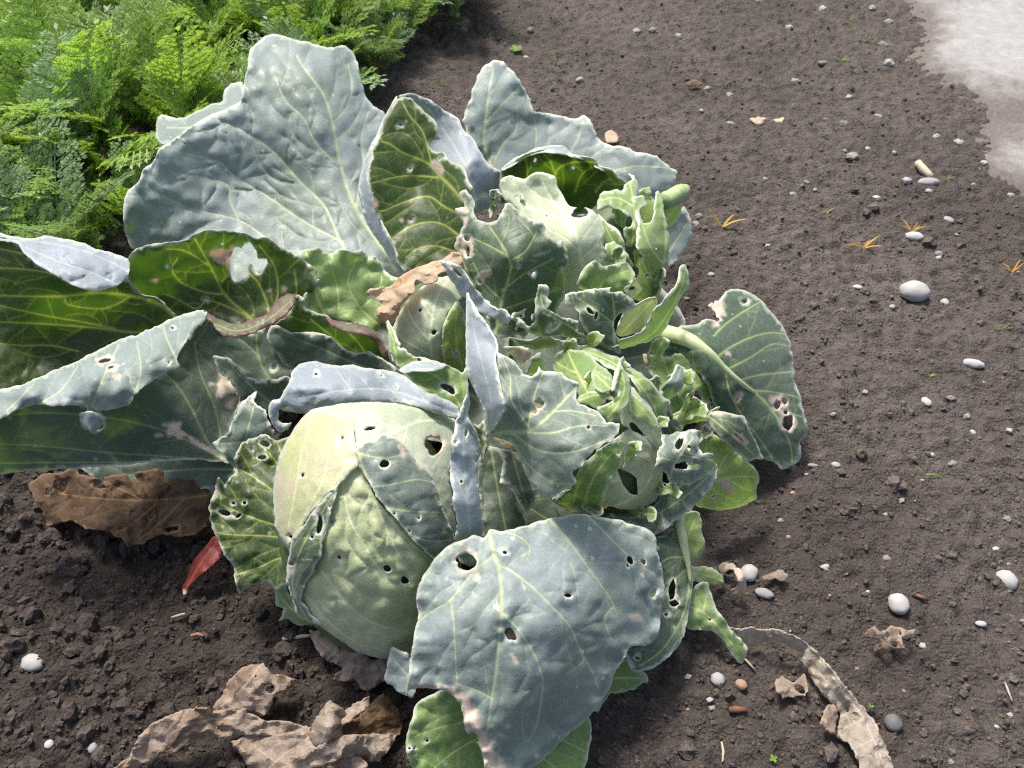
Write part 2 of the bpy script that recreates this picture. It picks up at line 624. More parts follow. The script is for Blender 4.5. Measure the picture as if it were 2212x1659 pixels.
MAT = {
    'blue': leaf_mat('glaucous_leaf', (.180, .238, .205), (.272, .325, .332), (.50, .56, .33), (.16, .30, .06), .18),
    'pale_blue': leaf_mat('skylit_waxy_leaf', (.235, .275, .31), (.315, .36, .41), (.42, .47, .44), (.18, .30, .10), .14, .48, .3),  # wax tone, with skylight on rolled and upturned faces put into the colour
    'green': leaf_mat('green_leaf', (.042, .076, .026), (.062, .102, .038), (.50, .55, .14), (.075, .17, .010), .36, .40, .10, .6, vpow=1.35, vtrans=(.42, .52, .05)),
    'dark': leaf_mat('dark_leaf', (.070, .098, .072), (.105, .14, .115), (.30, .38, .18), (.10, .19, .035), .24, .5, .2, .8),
    'pale': leaf_mat('pale_head_leaf', (.42, .48, .24), (.55, .60, .38), (.76, .78, .50), (.44, .52, .16), .18, .42, .25, .5),
    'white': leaf_mat('whitish_head_leaf', (.42, .49, .32), (.54, .60, .45), (.76, .79, .58), (.40, .50, .18), .18, .45, .3, .5),
    'pink': leaf_mat('blushed_head_leaf', (.47, .51, .24), (.56, .54, .34), (.70, .73, .45), (.45, .5, .2), .16, .34, .2, .4, stain=((.60, .47, .38), .75)),
    'mid': leaf_mat('mid_green_leaf', (.150, .262, .072), (.25, .36, .14), (.58, .65, .27), (.26, .44, .08), .26, .45, .2, .6),
    'slate': leaf_mat('slate_green_leaf', (.125, .170, .145), (.195, .240, .215), (.50, .56, .30), (.14, .27, .05), .2),
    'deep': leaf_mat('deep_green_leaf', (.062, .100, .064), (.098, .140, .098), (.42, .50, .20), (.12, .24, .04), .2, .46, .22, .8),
    'lime': leaf_mat('lime_leaf', (.26, .38, .09), (.36, .48, .16), (.58, .66, .30), (.38, .6, .08), .32, .45, .12, .3),
    'purple': leaf_mat('purple_edged_leaf', (.12, .18, .085), (.16, .13, .09), (.34, .36, .16), (.14, .20, .04), .3, .45, .2, .4, edgec=(.20, .075, .08)),
    'dry': leaf_mat('dry_leaf', (.235, .175, .13), (.35, .285, .23), (.44, .36, .29), (.35, .18, .07), .2, .7, 0, .15, edgec=(.42, .33, .26), spec=.15, stain=((.12, .075, .05), .7), edge_amt=.5, vein_amt=.7, tex=.55),
    'dry_brown': leaf_mat('brown_dry_leaf', (.062, .037, .021), (.110, .070, .042), (.26, .16, .08), (.25, .11, .03), .15, .7, 0, .1, edgec=(.3, .2, .13), spec=.2, stain=((.05, .03, .018), .7), edge_amt=.5, vein_amt=.7, tex=.55),
    'dry_grey': leaf_mat('grey_dry_leaf', (.30, .26, .21), (.40, .345, .285), (.46, .41, .35), (.3, .2, .1), .1, .8, 0, .1, edgec=(.45, .4, .34), spec=.12, stain=((.13, .105, .085), .8), edge_amt=.5, vein_amt=.7, tex=.55),
    'dry_pale': leaf_mat('pale_dry_leaf', (.50, .38, .25), (.62, .52, .38), (.62, .52, .38), (.6, .25, .08), .3, .7, 0, .1, edgec=(.6, .5, .4), spec=.2, stain=((.34, .15, .06), .7), edge_amt=.5, tex=.35),
    'red': leaf_mat('red_leaf', (.13, .016, .016), (.19, .028, .025), (.35, .10, .06), (.5, .05, .03), .25, .5, 0, .2, edgec=(.3, .07, .05), edge_amt=.4),
    'husk': leaf_mat('husk', (.52, .42, .33), (.60, .48, .42), (.6, .5, .4), (.5, .35, .25), .2, .6, 0, .1, edgec=(.6, .5, .42), stain=((.55, .26, .26), .6)),
}


def simple_mat(name, c1, c2, scale=60, rough=.8, bump=.3, bdist=.002, spec=.3, stain=None, trans=None, tw=.3):
    m, nt, N, L = new_mat(name)
    b = NB(nt)
    tc = N.new('ShaderNodeTexCoord').outputs['Object']
    oi = N.new('ShaderNodeObjectInfo').outputs['Random']
    n = b.noise(scale, 5, .6, tc)
    base = b.mix(b.ramp(n, .3, .7), c1, c2)
    base = b.mix(1.0, base, b.ramp(oi, 0, 1, .72, 1.18), 'MULTIPLY')
    if stain:
        base = b.mix(b.ramp(b.noise(scale * .6, 4, .65, tc, .5), stain[1], stain[1] + .12), base, stain[0])
    bs = N.new('ShaderNodeBsdfPrincipled')
    L.new(base, bs.inputs['Base Color'])
    bs.inputs['Roughness'].default_value = rough
    bs.inputs['Specular IOR Level'].default_value = spec
    L.new(b.bump(b.noise(scale * 4, 4, .65, tc), bump, bdist), bs.inputs['Normal'])
    out = N.new('ShaderNodeOutputMaterial')
    if trans:
        tr = N.new('ShaderNodeBsdfTranslucent')
        L.new(b.mix(b.ramp(oi, 0, 1), tuple(c * .7 for c in trans), trans), tr.inputs['Color'])
        mx = N.new('ShaderNodeMixShader')
        mx.inputs[0].default_value = tw
        L.new(bs.outputs[0], mx.inputs[1])
        L.new(tr.outputs[0], mx.inputs[2])
        L.new(mx.outputs[0], out.inputs[0])
    else:
        L.new(bs.outputs[0], out.inputs[0])
    return m


def soil_mat(name, bd, k):
    m, nt, N, L = new_mat(name)
    b = NB(nt)
    base = b.mix(b.ramp(b.noise(3.2, 6, .62, dist=.4), .34, .66), (.098, .080, .070), (.190, .160, .143))
    base = b.mix(b.ramp(b.noise(60, 6, .7), .3, .72), (.062, .050, .044), base)
    base = b.mix(1.0, base, b.ramp(b.noise(260, 5, .75), .28, .72, .62 * k, 1.35 * k), 'MULTIPLY')
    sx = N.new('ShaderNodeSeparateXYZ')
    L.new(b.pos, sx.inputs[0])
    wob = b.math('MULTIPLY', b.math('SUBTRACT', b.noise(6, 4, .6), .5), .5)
    front_shade = b.math('MULTIPLY', b.ramp(b.math('ADD', sx.outputs[0], wob), .42, -.08), b.ramp(b.math('ADD', sx.outputs[1], wob), 1.05, .72))  # front left darkened: plant shade painted into the damper soil's colour
    base = b.mix(b.math('MULTIPLY', front_shade, .8), base, b.mix(1.0, base, (.42, .39, .38), 'MULTIPLY'))
    # greenish algae film in patches
    base = b.mix(b.math('MULTIPLY', b.ramp(b.noise(7, 5, .65, dist=.5), .56, .70), .22), base, (.085, .085, .045))
    # pale mineral grains
    g = b.math('MULTIPLY', b.ramp(b.voro(300), .12, .2, 1, 0), b.ramp(b.noise(110, 2), .50, .58))
    base = b.mix(b.math('MULTIPLY', g, .6), base, (.30, .27, .24))
    bs = N.new('ShaderNodeBsdfPrincipled')
    L.new(base, bs.inputs['Base Color'])
    bs.inputs['Roughness'].default_value = .85
    bs.inputs['Specular IOR Level'].default_value = .25
    h = b.math('ADD', b.noise(150, 6, .7), b.math('MULTIPLY', b.noise(520, 4, .65), .45))
    h = b.math('SUBTRACT', h, b.math('MULTIPLY', b.voro(270), .55))
    L.new(b.bump(h, 1.0, bd), bs.inputs['Normal'])
    out = N.new('ShaderNodeOutputMaterial')
    L.new(bs.outputs[0], out.inputs[0])
    return m


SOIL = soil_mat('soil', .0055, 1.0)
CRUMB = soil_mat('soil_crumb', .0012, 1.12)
PEB = simple_mat('pebble', (.30, .293, .283), (.41, .402, .392), 70, .75, .25, .0012, .3, ((.30, .26, .22), .6))
PEB_W = simple_mat('white_pebble', (.42, .412, .40), (.53, .52, .508), 60, .7, .2, .001, .35, ((.42, .38, .33), .62))
PEB_S = simple_mat('dusty_pebble', (.22, .205, .19), (.33, .31, .29), 90, .85, .35, .0012, .2, ((.17, .145, .125), .52))
PEB_D = simple_mat('dark_stone', (.10, .10, .105), (.17, .17, .175), 80, .7, .3, .0015)
PEB_O = simple_mat('orange_stone', (.27, .17, .11), (.37, .25, .17), 90, .75, .3, .001)
STRAW = simple_mat('straw', (.36, .30, .22), (.48, .42, .33), 120, .7, .2, .001)
BARK = simple_mat('bark_chip', (.16, .075, .05), (.26, .12, .08), 150, .8, .4, .001)
YEL = simple_mat('yellow_grass', (.55, .30, .06), (.62, .45, .12), 60, .55, .1, .001, .3, None, (.6, .4, .05), .35)
GRN = simple_mat('weed_green', (.16, .28, .05), (.24, .38, .08), 60, .5, .1, .001, .3, None, (.35, .6, .06), .4)
CARROT = simple_mat('carrot_frond', (.24, .37, .075), (.35, .50, .14), 40, .45, .1, .001, .35, None, (.46, .68, .09), .45)
CARROT_B = simple_mat('blue_carrot_frond', (.24, .36, .17), (.36, .48, .28), 40, .45, .1, .001, .35, None, (.38, .58, .16), .42)
STALK = simple_mat('green_stalk', (.16, .28, .07), (.24, .36, .12), 80, .45, .15, .001, .4, None, (.3, .5, .1), .15)
CUT = simple_mat('cut_stalk_green', (.30, .42, .17), (.40, .50, .24), 90, .42, .2, .001, .4, ((.5, .5, .3), .6))
RIB = simple_mat('pale_midrib', (.36, .43, .20), (.52, .57, .34), 50, .42, .15, .001, .4, ((.42, .40, .25), .6))
CORE = simple_mat('shaded_head_core', (.06, .09, .035), (.10, .13, .06), 60, .5, .3, .002)  # dark colour stands in for the shade inside holes of the wrapper leaves
STEM = simple_mat('stump', (.22, .19, .12), (.30, .26, .17), 60, .8, .5, .003)

# ------------------------------------------------------------------ ground
def ground_h(x, y):
    x, y = np.asarray(x, float), np.asarray(y, float)
    loose = np.clip((.25 - x) / .5, 0, 1) * np.clip((1.0 - y) / .4, 0, 1)       # crumbly bed front left
    h = .010 * vn(x * 3.1, y * 3.1, 3) + .004 * vn(x * 11, y * 11, 4)
    h = h + (.0022 + .0035 * loose) * vn(x * 34, y * 34, 5) + (.0038 + .0012 * loose) * vn(x * 75, y * 75, 6) + (.0026 + .001 * loose) * vn(x * 140, y * 140, 7)
    wx, wy = x + .006 * vn(x * 40, y * 40, 31), y + .006 * vn(x * 40, y * 40, 32)
    h = h + (.0030 + .0036 * loose) * (.5 - worley(wx * 62, wy * 62, 8)) * (.7 + .6 * vn(x * 9, y * 9, 12)) + (.0023 + .0017 * loose) * (.5 - worley(wx * 125, wy * 125, 9))
    far = np.clip((np.hypot(x, y - 1.2) - 2.2) / 3, 0, 1)
    return h * (1 - far) - .004


def graded(lo, hi, step, ext):
    mid = np.arange(lo, hi, step)
    k = step * 1.5 ** np.arange(1, 40)
    k = np.cumsum(k)
    k = k[k < ext]
    return np.concatenate([lo - k[::-1], mid, mid[-1] + k])


gx = graded(-1.15, 1.15, .0035, 40)
gy = graded(.24, 1.0, .0031, .001)
yy = [gy[-1]]
while yy[-1] < 40:
    yy.append(yy[-1] + min(.0031 + .004 * (yy[-1] - 1.0), .009) * (1 if yy[-1] < 2.3 else 1 + 40 * (yy[-1] - 2.3)))
gy = np.concatenate([[-40, -10, -3, -1, -.3, 0, .1, .18], gy, yy[1:]])
XX, YY = np.meshgrid(gx, gy)
ZZ = ground_h(XX, YY)
nx, ny = len(gx), len(gy)
ii = np.arange(nx * ny).reshape(ny, nx)
quads = np.stack([ii[:-1, :-1], ii[:-1, 1:], ii[1:, 1:], ii[1:, :-1]], -1).reshape(-1, 4)
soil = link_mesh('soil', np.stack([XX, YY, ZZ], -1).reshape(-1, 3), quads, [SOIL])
tag(soil, 'dark brown garden soil spread under the cabbage plant', 'soil', None, 'structure')


def gp(px, py, F='D', up=0.0):
    """point of the soil surface under a photo pixel"""
    q = conv(F, [(px, py)])[0]
    z = 0.0
    for _ in range(3):
        w = G(q[0], q[1], z)
        z = float(ground_h(w[0], w[1]))
    return Vector((float(w[0]), float(w[1]), z + up))


def ico(sub):
    import bmesh
    bm = bmesh.new()
    bmesh.ops.create_icosphere(bm, subdivisions=sub, radius=1)
    v = np.array([p.co[:] for p in bm.verts])
    f = np.array([[q.index for q in p.verts] for p in bm.faces])
    bm.free()
    return v, f


ICO1, ICO2, ICO3 = ico(1), ico(2), ico(3)


def scatter_lumps(name, n, smin, smax, pick, base, seed, mat, sink=.35):
    rs = np.random.RandomState(seed)
    bv, bf = base
    V, F_ = [], []
    k = 0
    xs, ys = pick(rs, n)
    zs = ground_h(xs, ys)
    for i in range(len(xs)):
        s = smin * (smax / smin) ** (rs.rand() ** 2.2)
        a = rs.rand(3) * 6.28
        ca, sa, cb, sb = math.cos(a[0]), math.sin(a[0]), math.cos(a[1]), math.sin(a[1])
        v = bv * (1 + rs.uniform(-.28, .28, (len(bv), 1))) * rs.uniform(.7, 1.25, 3)
        v = v @ np.array([[ca, -sa, 0], [sa, ca, 0], [0, 0, 1]]) @ np.array([[1, 0, 0], [0, cb, -sb], [0, sb, cb]])
        V.append(v * s + (xs[i], ys[i], zs[i] + s * sink))
        F_.append(bf + k)
        k += len(bv)
    o = link_mesh(name, np.concatenate(V), np.concatenate(F_), [mat], None, False)
    return o


def pick_near(rs, n):
    x, y = rs.uniform(-.75, .75, n * 4), rs.uniform(.22, 1.25, n * 4)
    w = .05 + .95 * np.clip((.05 - x) / .4, 0, 1) * np.clip((.95 - y) / .3, 0, 1)
    m = rs.rand(n * 4) < w
    return x[m][:n], y[m][:n]


def pick_all(rs, n):
    y = .24 + 2.0 * rs.rand(n) ** 1.6
    x = rs.uniform(-1, 1, n) * (.30 + .62 * y)
    return x, y


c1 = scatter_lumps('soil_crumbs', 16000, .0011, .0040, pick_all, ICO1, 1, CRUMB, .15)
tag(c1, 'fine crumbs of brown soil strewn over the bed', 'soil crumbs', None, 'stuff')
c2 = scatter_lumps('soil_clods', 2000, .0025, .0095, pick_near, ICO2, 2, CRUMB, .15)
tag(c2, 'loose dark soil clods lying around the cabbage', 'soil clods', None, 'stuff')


# concrete, half covered by soil, top right
def conc_mat():
    m, nt, N, L = new_mat('concrete')
    b = NB(nt)
    e = b.attr('cover')
    base = b.mix(b.ramp(b.noise(40, 5, .65), .3, .7), (.23, .226, .218), (.33, .326, .318))
    n = b.math('ADD', e, b.math('MULTIPLY', b.math('SUBTRACT', b.noise(26, 6, .7), .5), .9))
    base = b.mix(b.ramp(n, .30, .72), base, b.mix(b.ramp(b.noise(240, 5, .75), .3, .7), (.075, .062, .055), (.15, .126, .112)))
    base = b.mix(b.math('MULTIPLY', b.ramp(b.noise(200, 4, .7), .55, .7), .45), base, (.30, .27, .24))
    bs = N.new('ShaderNodeBsdfPrincipled')
    L.new(base, bs.inputs['Base Color'])
    bs.inputs['Roughness'].default_value = .85
    L.new(b.bump(b.noise(260, 5, .7), .5, .002), bs.inputs['Normal'])
    out = N.new('ShaderNodeOutputMaterial')
    L.new(bs.outputs[0], out.inputs[0])
    return m


cpoly = conv('D', [(1930, -60), (1955, 40), (1930, 110), (1960, 150), (2010, 180), (2060, 215), (2075, 270), (2050, 320), (2080, 370), (2140, 410), (2230, 430), (2420, 440), (2500, 200), (2450, -60)])
gq = crom([G(*p)[:2] for p in cpoly], .02, True)
white = [np.array([G(*p)[:2] for p in q]) for q in ([(2040, -20), (1975, 60), (1968, 95), (1990, 125), (2060, 165), (2120, 182), (2230, 190), (2420, 190), (2420, -60)], [(2170, 340), (2190, 375), (2240, 390), (2420, 400), (2420, 330), (2200, 322)])]
gxx, gyy = np.meshgrid(np.arange(gq[:, 0].min(), gq[:, 0].max(), .02), np.arange(gq[:, 1].min(), gq[:, 1].max(), .02))
pin = np.stack([gxx.ravel(), gyy.ravel()], 1)
ed, _ = seg_dist(pin[:, 0], pin[:, 1], gq, np.roll(gq, -1, 0))
pin = pin[inside(pin[:, 0], pin[:, 1], gq) & (ed > .008)]
cp = np.concatenate([gq, pin])
res = delaunay_2d_cdt([Vector(p) for p in cp], [(i, (i + 1) % len(gq)) for i in range(len(gq))], [], 1, 1e-5)
cv = np.array([(v.x, v.y) for v in res[0]])
cover = np.ones(len(cv))
for q in white:
    dq, _ = seg_dist(cv[:, 0], cv[:, 1], q, np.roll(q, -1, 0))
    sgn = np.where(inside(cv[:, 0], cv[:, 1], q), -dq, dq)
    cover = np.minimum(cover, np.clip(.5 + sgn / .34, 0, 1))
edc, _ = seg_dist(cv[:, 0], cv[:, 1], gq, np.roll(gq, -1, 0))
cover = np.maximum(cover, np.clip(1.15 - edc / .13, 0, 1))
cz = ground_h(cv[:, 0], cv[:, 1]) * .75 - .012 + .021 * np.clip(edc / .09, 0, 1)
conc = link_mesh('concrete_path', np.stack([cv[:, 0], cv[:, 1], cz], -1), [tuple(f) for f in res[2]], [conc_mat()], attrs={'cover': cover})
tag(conc, 'pale concrete path half covered by washed soil', 'path', None, 'structure')

# ------------------------------------------------------------------ the cabbage plant
stump_pos = Vector((0.0, 0.60, 0.0))
cab = empty('cabbage_plant', stump_pos)
tag(cab, 'large overgrown cabbage plant with several heads and insect-eaten blue-green leaves', 'cabbage')


def lathe(name, rings, mat, parent, n=20, seed=0):
    V, F_ = [], []
    for j, (c, r, ax) in enumerate(rings):
        a, b = ax
        for i in range(n):
            t = 2 * math.pi * i / n
            k = 1 + .08 * float(vn(math.cos(t) * 2 + j * .6, math.sin(t) * 2, seed))
            V.append(Vector(c) + (a * math.cos(t) + b * math.sin(t)) * r * k)
    m = len(rings)
    for j in range(m - 1):
        for i in range(n):
            F_.append((j * n + i, j * n + (i + 1) % n, (j + 1) * n + (i + 1) % n, (j + 1) * n + i))
    F_.append(tuple(range(n))[::-1])
    F_.append(tuple((m - 1) * n + i for i in range(n)))
    return link_mesh(name, V, F_, [mat], parent)


def tube(name, pts, radii, mat, parent, n=10, step=.006, seed=0):
    p = crom([tuple(q) for q in pts], step, False)
    rr = np.interp(np.linspace(0, len(radii) - 1, len(p)), np.arange(len(radii)), radii)
    rings = []
    for i in range(len(p)):
        t = Vector(p[min(i + 1, len(p) - 1)] - p[max(i - 1, 0)]).normalized()
        a = t.cross(Vector((.3, .2, .93))).normalized()
        rings.append((p[i], float(rr[i]), (a, t.cross(a))))
    return lathe(name, rings, mat, parent, n, seed)


ex, ey = Vector((1, 0, 0)), Vector((0, 1, 0))
lathe('stump', [((0, .6, -.02), .035, (ex, ey)), ((0, .6, .03), .030, (ex, ey)), ((.005, .6, .08), .034, (ex, ey)), ((.01, .6, .10), .028, (ex, ey))], STEM, cab)

# --- low leaves that fill the dark heart of the plant
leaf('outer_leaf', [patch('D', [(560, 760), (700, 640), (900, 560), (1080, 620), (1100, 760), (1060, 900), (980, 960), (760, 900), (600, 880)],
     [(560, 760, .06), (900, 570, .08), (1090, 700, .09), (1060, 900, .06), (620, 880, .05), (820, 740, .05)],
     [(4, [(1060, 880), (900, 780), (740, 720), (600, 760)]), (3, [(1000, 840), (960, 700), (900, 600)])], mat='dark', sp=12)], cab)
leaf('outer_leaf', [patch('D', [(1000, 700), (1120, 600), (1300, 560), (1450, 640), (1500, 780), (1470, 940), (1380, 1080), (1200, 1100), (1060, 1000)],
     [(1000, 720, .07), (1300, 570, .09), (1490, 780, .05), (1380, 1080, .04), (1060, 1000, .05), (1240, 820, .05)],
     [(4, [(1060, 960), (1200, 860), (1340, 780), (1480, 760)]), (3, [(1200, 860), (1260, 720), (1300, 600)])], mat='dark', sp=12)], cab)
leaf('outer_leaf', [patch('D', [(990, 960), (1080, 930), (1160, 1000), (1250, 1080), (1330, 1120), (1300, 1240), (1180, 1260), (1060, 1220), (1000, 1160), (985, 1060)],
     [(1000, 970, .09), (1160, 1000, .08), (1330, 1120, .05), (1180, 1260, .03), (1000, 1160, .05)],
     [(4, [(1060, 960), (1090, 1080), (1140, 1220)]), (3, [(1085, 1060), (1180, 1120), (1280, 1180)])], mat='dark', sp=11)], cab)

# --- rear left big leaf
leaf('outer_leaf', [
    patch('A', [(2170, 1540), (2000, 1570), (1500, 1560), (900, 1480), (715, 1345), (668, 1230), (665, 1110), (690, 1030), (750, 980), (775, 920), (830, 870), (860, 800), (930, 758), (1000, 700), (1080, 650), (1160, 610), (1240, 580), (1300, 540), (1310, 470), (1330, 380), (1345, 290), (1370, 245), (1430, 195), (1490, 185), (1580, 210), (1680, 230), (1780, 255), (1850, 245), (1890, 262), (1920, 300), (1940, 380), (1955, 450), (1975, 520), (2010, 570), (2075, 610), (2110, 720), (2120, 900), (2130, 1100), (2170, 1300), (2200, 1440)],
          [(2170, 1540, .10), (1450, 195, .245), (1900, 270, .215), (2090, 640, .16), (665, 1110, .165), (860, 800, .20), (1300, 540, .215), (1400, 1000, .135), (715, 1345, .12), (1750, 700, .185), (1650, 420, .225), (2120, 1100, .12), (1450, 1540, .09)],
          [(6.5, [(2150, 1480), (2060, 1330), (1950, 1180), (1880, 1030), (1830, 850), (1790, 640), (1740, 500), (1650, 380), (1600, 300)]),
           (6, [(2100, 1430), (1900, 1380), (1830, 1280), (1750, 1110), (1620, 980), (1470, 815), (1300, 700), (1180, 650)]),
           (4, [(1840, 1300), (1650, 1200), (1430, 1050), (1280, 960), (1170, 870), (1000, 830)]),
           (4, [(1900, 1400), (1600, 1400), (1430, 1280), (1290, 1190), (1050, 1130), (880, 1060), (780, 990)]),
           (3, [(1290, 1190), (1240, 1080), (1230, 1000), (1100, 960), (930, 930)]),
           (3, [(1810, 650), (1870, 580), (1900, 480), (1880, 350)]),
           (3, [(1790, 860), (1700, 760), (1640, 640), (1540, 540), (1490, 420)]),
           (3, [(1920, 1120), (1960, 900), (1950, 750), (1990, 600)])],
          mat='blue', bl=.0045, blob=.0026, blob_s=24, ruf=.006, jag=1.4, gap=40),
    patch('A', [(840, 740), (850, 640), (870, 618), (950, 635), (1000, 635), (1060, 600), (1130, 570), (1200, 545), (1212, 480), (1250, 445), (1310, 440), (1330, 560), (1180, 690), (1000, 780), (880, 780)],
          [(845, 740, .15), (870, 620, .15), (1000, 640, .17), (1210, 480, .185), (1310, 440, .19), (1300, 560, .195), (950, 770, .178)],
          [(3, [(1300, 600), (1100, 680), (900, 690)])], mat='blue', ruf=.007, bl=.003, jag=1.8)], cab)

# --- upright leaf with the dark green inner face and rolled margins
leaf('outer_leaf', [
    patch('B', [(190, 410), (240, 385), (290, 395), (330, 440), (380, 480), (425, 525), (430, 580), (450, 610), (400, 620), (380, 650), (410, 680), (460, 685), (490, 730), (530, 745), (570, 770), (590, 830), (615, 870), (605, 960), (600, 1100), (560, 1220), (500, 1260), (440, 1290), (350, 1310), (260, 1330), (215, 1290), (200, 1220), (160, 1140), (110, 1050), (75, 950), (60, 850), (55, 790), (75, 690), (100, 620), (120, 560), (150, 480)],
          [(240, 385, .255), (60, 850, .205), (120, 560, .235), (605, 870, .215), (330, 850, .185), (260, 1320, .14), (520, 1240, .15), (160, 1140, .16), (430, 560, .235)],
          [(4.5, [(560, 940), (500, 870), (430, 800), (370, 740), (250, 690), (170, 640), (125, 625)]),
           (3, [(400, 770), (370, 640), (340, 560), (280, 490), (240, 420)]),
           (3.5, [(600, 1040), (470, 980), (400, 930), (340, 925), (230, 960), (130, 1000), (90, 985)]),
           (3, [(430, 820), (300, 810), (190, 820), (60, 855)]),
           (3, [(560, 1150), (470, 1080), (380, 1060), (270, 1090), (180, 1150)]),
           (3, [(520, 1220), (420, 1190), (330, 1200), (260, 1250)])],
          [(228, 535, 9), (280, 770, 9), (283, 1045, 9), (440, 720, 9, 6)], mat='green', bl=.003, ruf=.003,
          dmg=[(430, 760, 45, 20, 50), (90, 965, 18, 30), (180, 1075, 8), (235, 1050, 7)], gap=48),
    patch('B', [(200, 380), (150, 470), (80, 620), (25, 740), (5, 850), (10, 950), (50, 1080), (120, 1180), (200, 1310), (250, 1370), (275, 1330), (220, 1250), (170, 1140), (120, 1050), (85, 950), (68, 850), (63, 790), (82, 690), (108, 620), (128, 560), (158, 480), (205, 405)],
          [(200, 380, .248), (5, 850, .185), (68, 850, .203), (25, 740, .20), (108, 620, .228), (50, 1080, .155), (120, 1050, .172), (250, 1370, .12), (220, 1250, .145)], mat='pale_blue', ruf=.002, bl=.001),
    patch('B', [(215, 385), (245, 368), (300, 370), (380, 400), (420, 430), (480, 470), (540, 500), (570, 560), (620, 610), (660, 680), (700, 740), (770, 790), (780, 850), (770, 920), (745, 975), (660, 1000), (600, 1020), (540, 960), (450, 820), (360, 700), (340, 560), (280, 440)],
          [(240, 375, .252), (420, 430, .235), (570, 560, .215), (770, 800, .175), (760, 940, .15), (600, 1010, .165), (400, 690, .19), (600, 760, .205), (330, 480, .225)],
          [(3, [(640, 980), (600, 800), (500, 620), (380, 450)])], [(685, 912, 8, 11)], mat='pale_blue', bl=.003, ruf=.004)], cab)

# --- pale leaf at the back right
leaf('outer_leaf', [patch('B', [(565, 500), (600, 400), (640, 280), (680, 210), (730, 187), (780, 195), (830, 240), (870, 300), (900, 350), (930, 400), (945, 460), (1000, 475), (1080, 485), (1160, 500), (1210, 485), (1250, 510), (1280, 570), (1300, 610), (1360, 645), (1430, 655), (1510, 680), (1600, 700), (1660, 740), (1720, 790), (1715, 830), (1690, 880), (1640, 930), (1500, 1000), (1200, 1030), (1000, 1000), (850, 920), (740, 820), (640, 690), (590, 600)],
    [(730, 187, .205), (565, 500, .165), (940, 440, .165), (1210, 490, .155), (1710, 800, .115), (1500, 690, .14), (1640, 920, .10), (800, 700, .13), (1000, 980, .09), (1250, 760, .115), (740, 350, .19)],
    [(5, [(900, 940), (760, 820), (680, 640), (690, 480), (710, 320), (730, 230)]), (3, [(720, 770), (780, 640), (850, 560), (860, 440)]), (3, [(690, 520), (790, 410), (860, 340)]),
     (3, [(860, 900), (940, 740), (960, 600), (950, 490)]), (3, [(960, 930), (1080, 760), (1180, 620), (1210, 510)]), (3, [(1100, 960), (1300, 820), (1480, 760), (1680, 770)]), (3, [(1060, 940), (1200, 760), (1330, 660)])],
    mat='blue', bl=.0035, ruf=.006, jag=2)], cab)
leaf('outer_leaf', [patch('B', [(1640, 960), (1700, 1000), (1760, 980), (1800, 1060), (1802, 1140), (1770, 1210), (1720, 1270), (1670, 1310), (1600, 1360), (1560, 1200)],
    [(1640, 960, .12), (1800, 1060, .075), (1770, 1210, .06), (1600, 1350, .07), (1660, 1150, .085)], [(3, [(1600, 1320), (1690, 1200), (1780, 1060)])], mat='blue', ruf=.004)], cab)
# dark hollow leaf with rolled rim
leaf('outer_leaf', [
    patch('B', [(775, 775), (830, 745), (900, 700), (990, 675), (1080, 680), (1160, 700), (1260, 720), (1300, 760), (1360, 775), (1400, 810), (1450, 870), (1420, 960), (1300, 1000), (1170, 1020), (1050, 980), (900, 940), (770, 960), (760, 850)],
          [(775, 775, .19), (990, 675, .215), (1260, 725, .20), (1450, 880, .175), (1170, 1000, .13), (1100, 860, .145), (800, 950, .16), (1300, 960, .15)],
          [(4, [(1060, 960), (1065, 800), (1120, 750), (1200, 735), (1290, 740)]), (3.5, [(1065, 820), (1040, 740), (1000, 690)]), (3, [(910, 860), (912, 780), (905, 715)]), (3.5, [(1170, 900), (1200, 820), (1240, 775), (1290, 765)]), (3, [(1280, 900), (1320, 850), (1360, 830)])],
          [(955, 728, 15, 9), (1160, 768, 9), (1050, 680, 7)], mat='green', ruf=.003),
    patch('B', [(770, 778), (835, 715), (900, 688), (980, 653), (1050, 646), (1110, 652), (1165, 692), (1260, 715), (1300, 750), (1390, 780), (1385, 800), (1290, 770), (1250, 730), (1160, 708), (1080, 688), (990, 683), (905, 708), (835, 753)],
          [(770, 778, .19), (980, 653, .205), (1050, 648, .207), (1165, 695, .20), (1385, 790, .178), (990, 683, .216), (1160, 708, .21), (835, 750, .198)], mat='pale_blue', ruf=.002, bl=.001)], cab)

# --- loose head at the back right
back = Ell(1320, 560, 95, 150, 8, .13, .06)
bv, bf = back.body(.9, 3)
hb = link_mesh('head', bv, bf, [CORE], cab)
leaf('wrapper_leaf', [patch('B', [(770, 830), (830, 810), (890, 830), (920, 815), (960, 790), (1020, 795), (1060, 815), (1075, 870), (1095, 900), (1120, 940), (1150, 980), (1230, 985), (1270, 1000), (1310, 1060), (1330, 1120), (1322, 1180), (1335, 1260), (1300, 1400), (1260, 1500), (1120, 1480), (1080, 1300), (1000, 1150), (900, 1040), (830, 970), (780, 930)],
    [(960, 790, .225), (790, 860, .20), (1120, 940, .215), (1310, 1080, .205), (1330, 1250, .18), (1200, 1480, .14), (1000, 950, .205), (1160, 1150, .21), (900, 1040, .19)],
    [(6, [(1220, 1440), (1210, 1280), (1180, 1150), (1120, 1040), (1040, 930), (990, 830)]), (3.5, [(1150, 1080), (1040, 1020), (930, 980), (860, 930)]), (3, [(1060, 960), (960, 910), (900, 860)]), (3, [(1090, 1000), (1120, 930), (1080, 880)]), (3, [(1190, 1180), (1250, 1100), (1290, 1040)]), (3, [(1205, 1260), (1270, 1200), (1310, 1130)]), (3, [(1200, 1230), (1130, 1160), (1040, 1110)])],
    [(1195, 1010, 45, 28, 0), (1015, 1027, 5)], mat='white', bl=.003, ruf=.003)], hb)
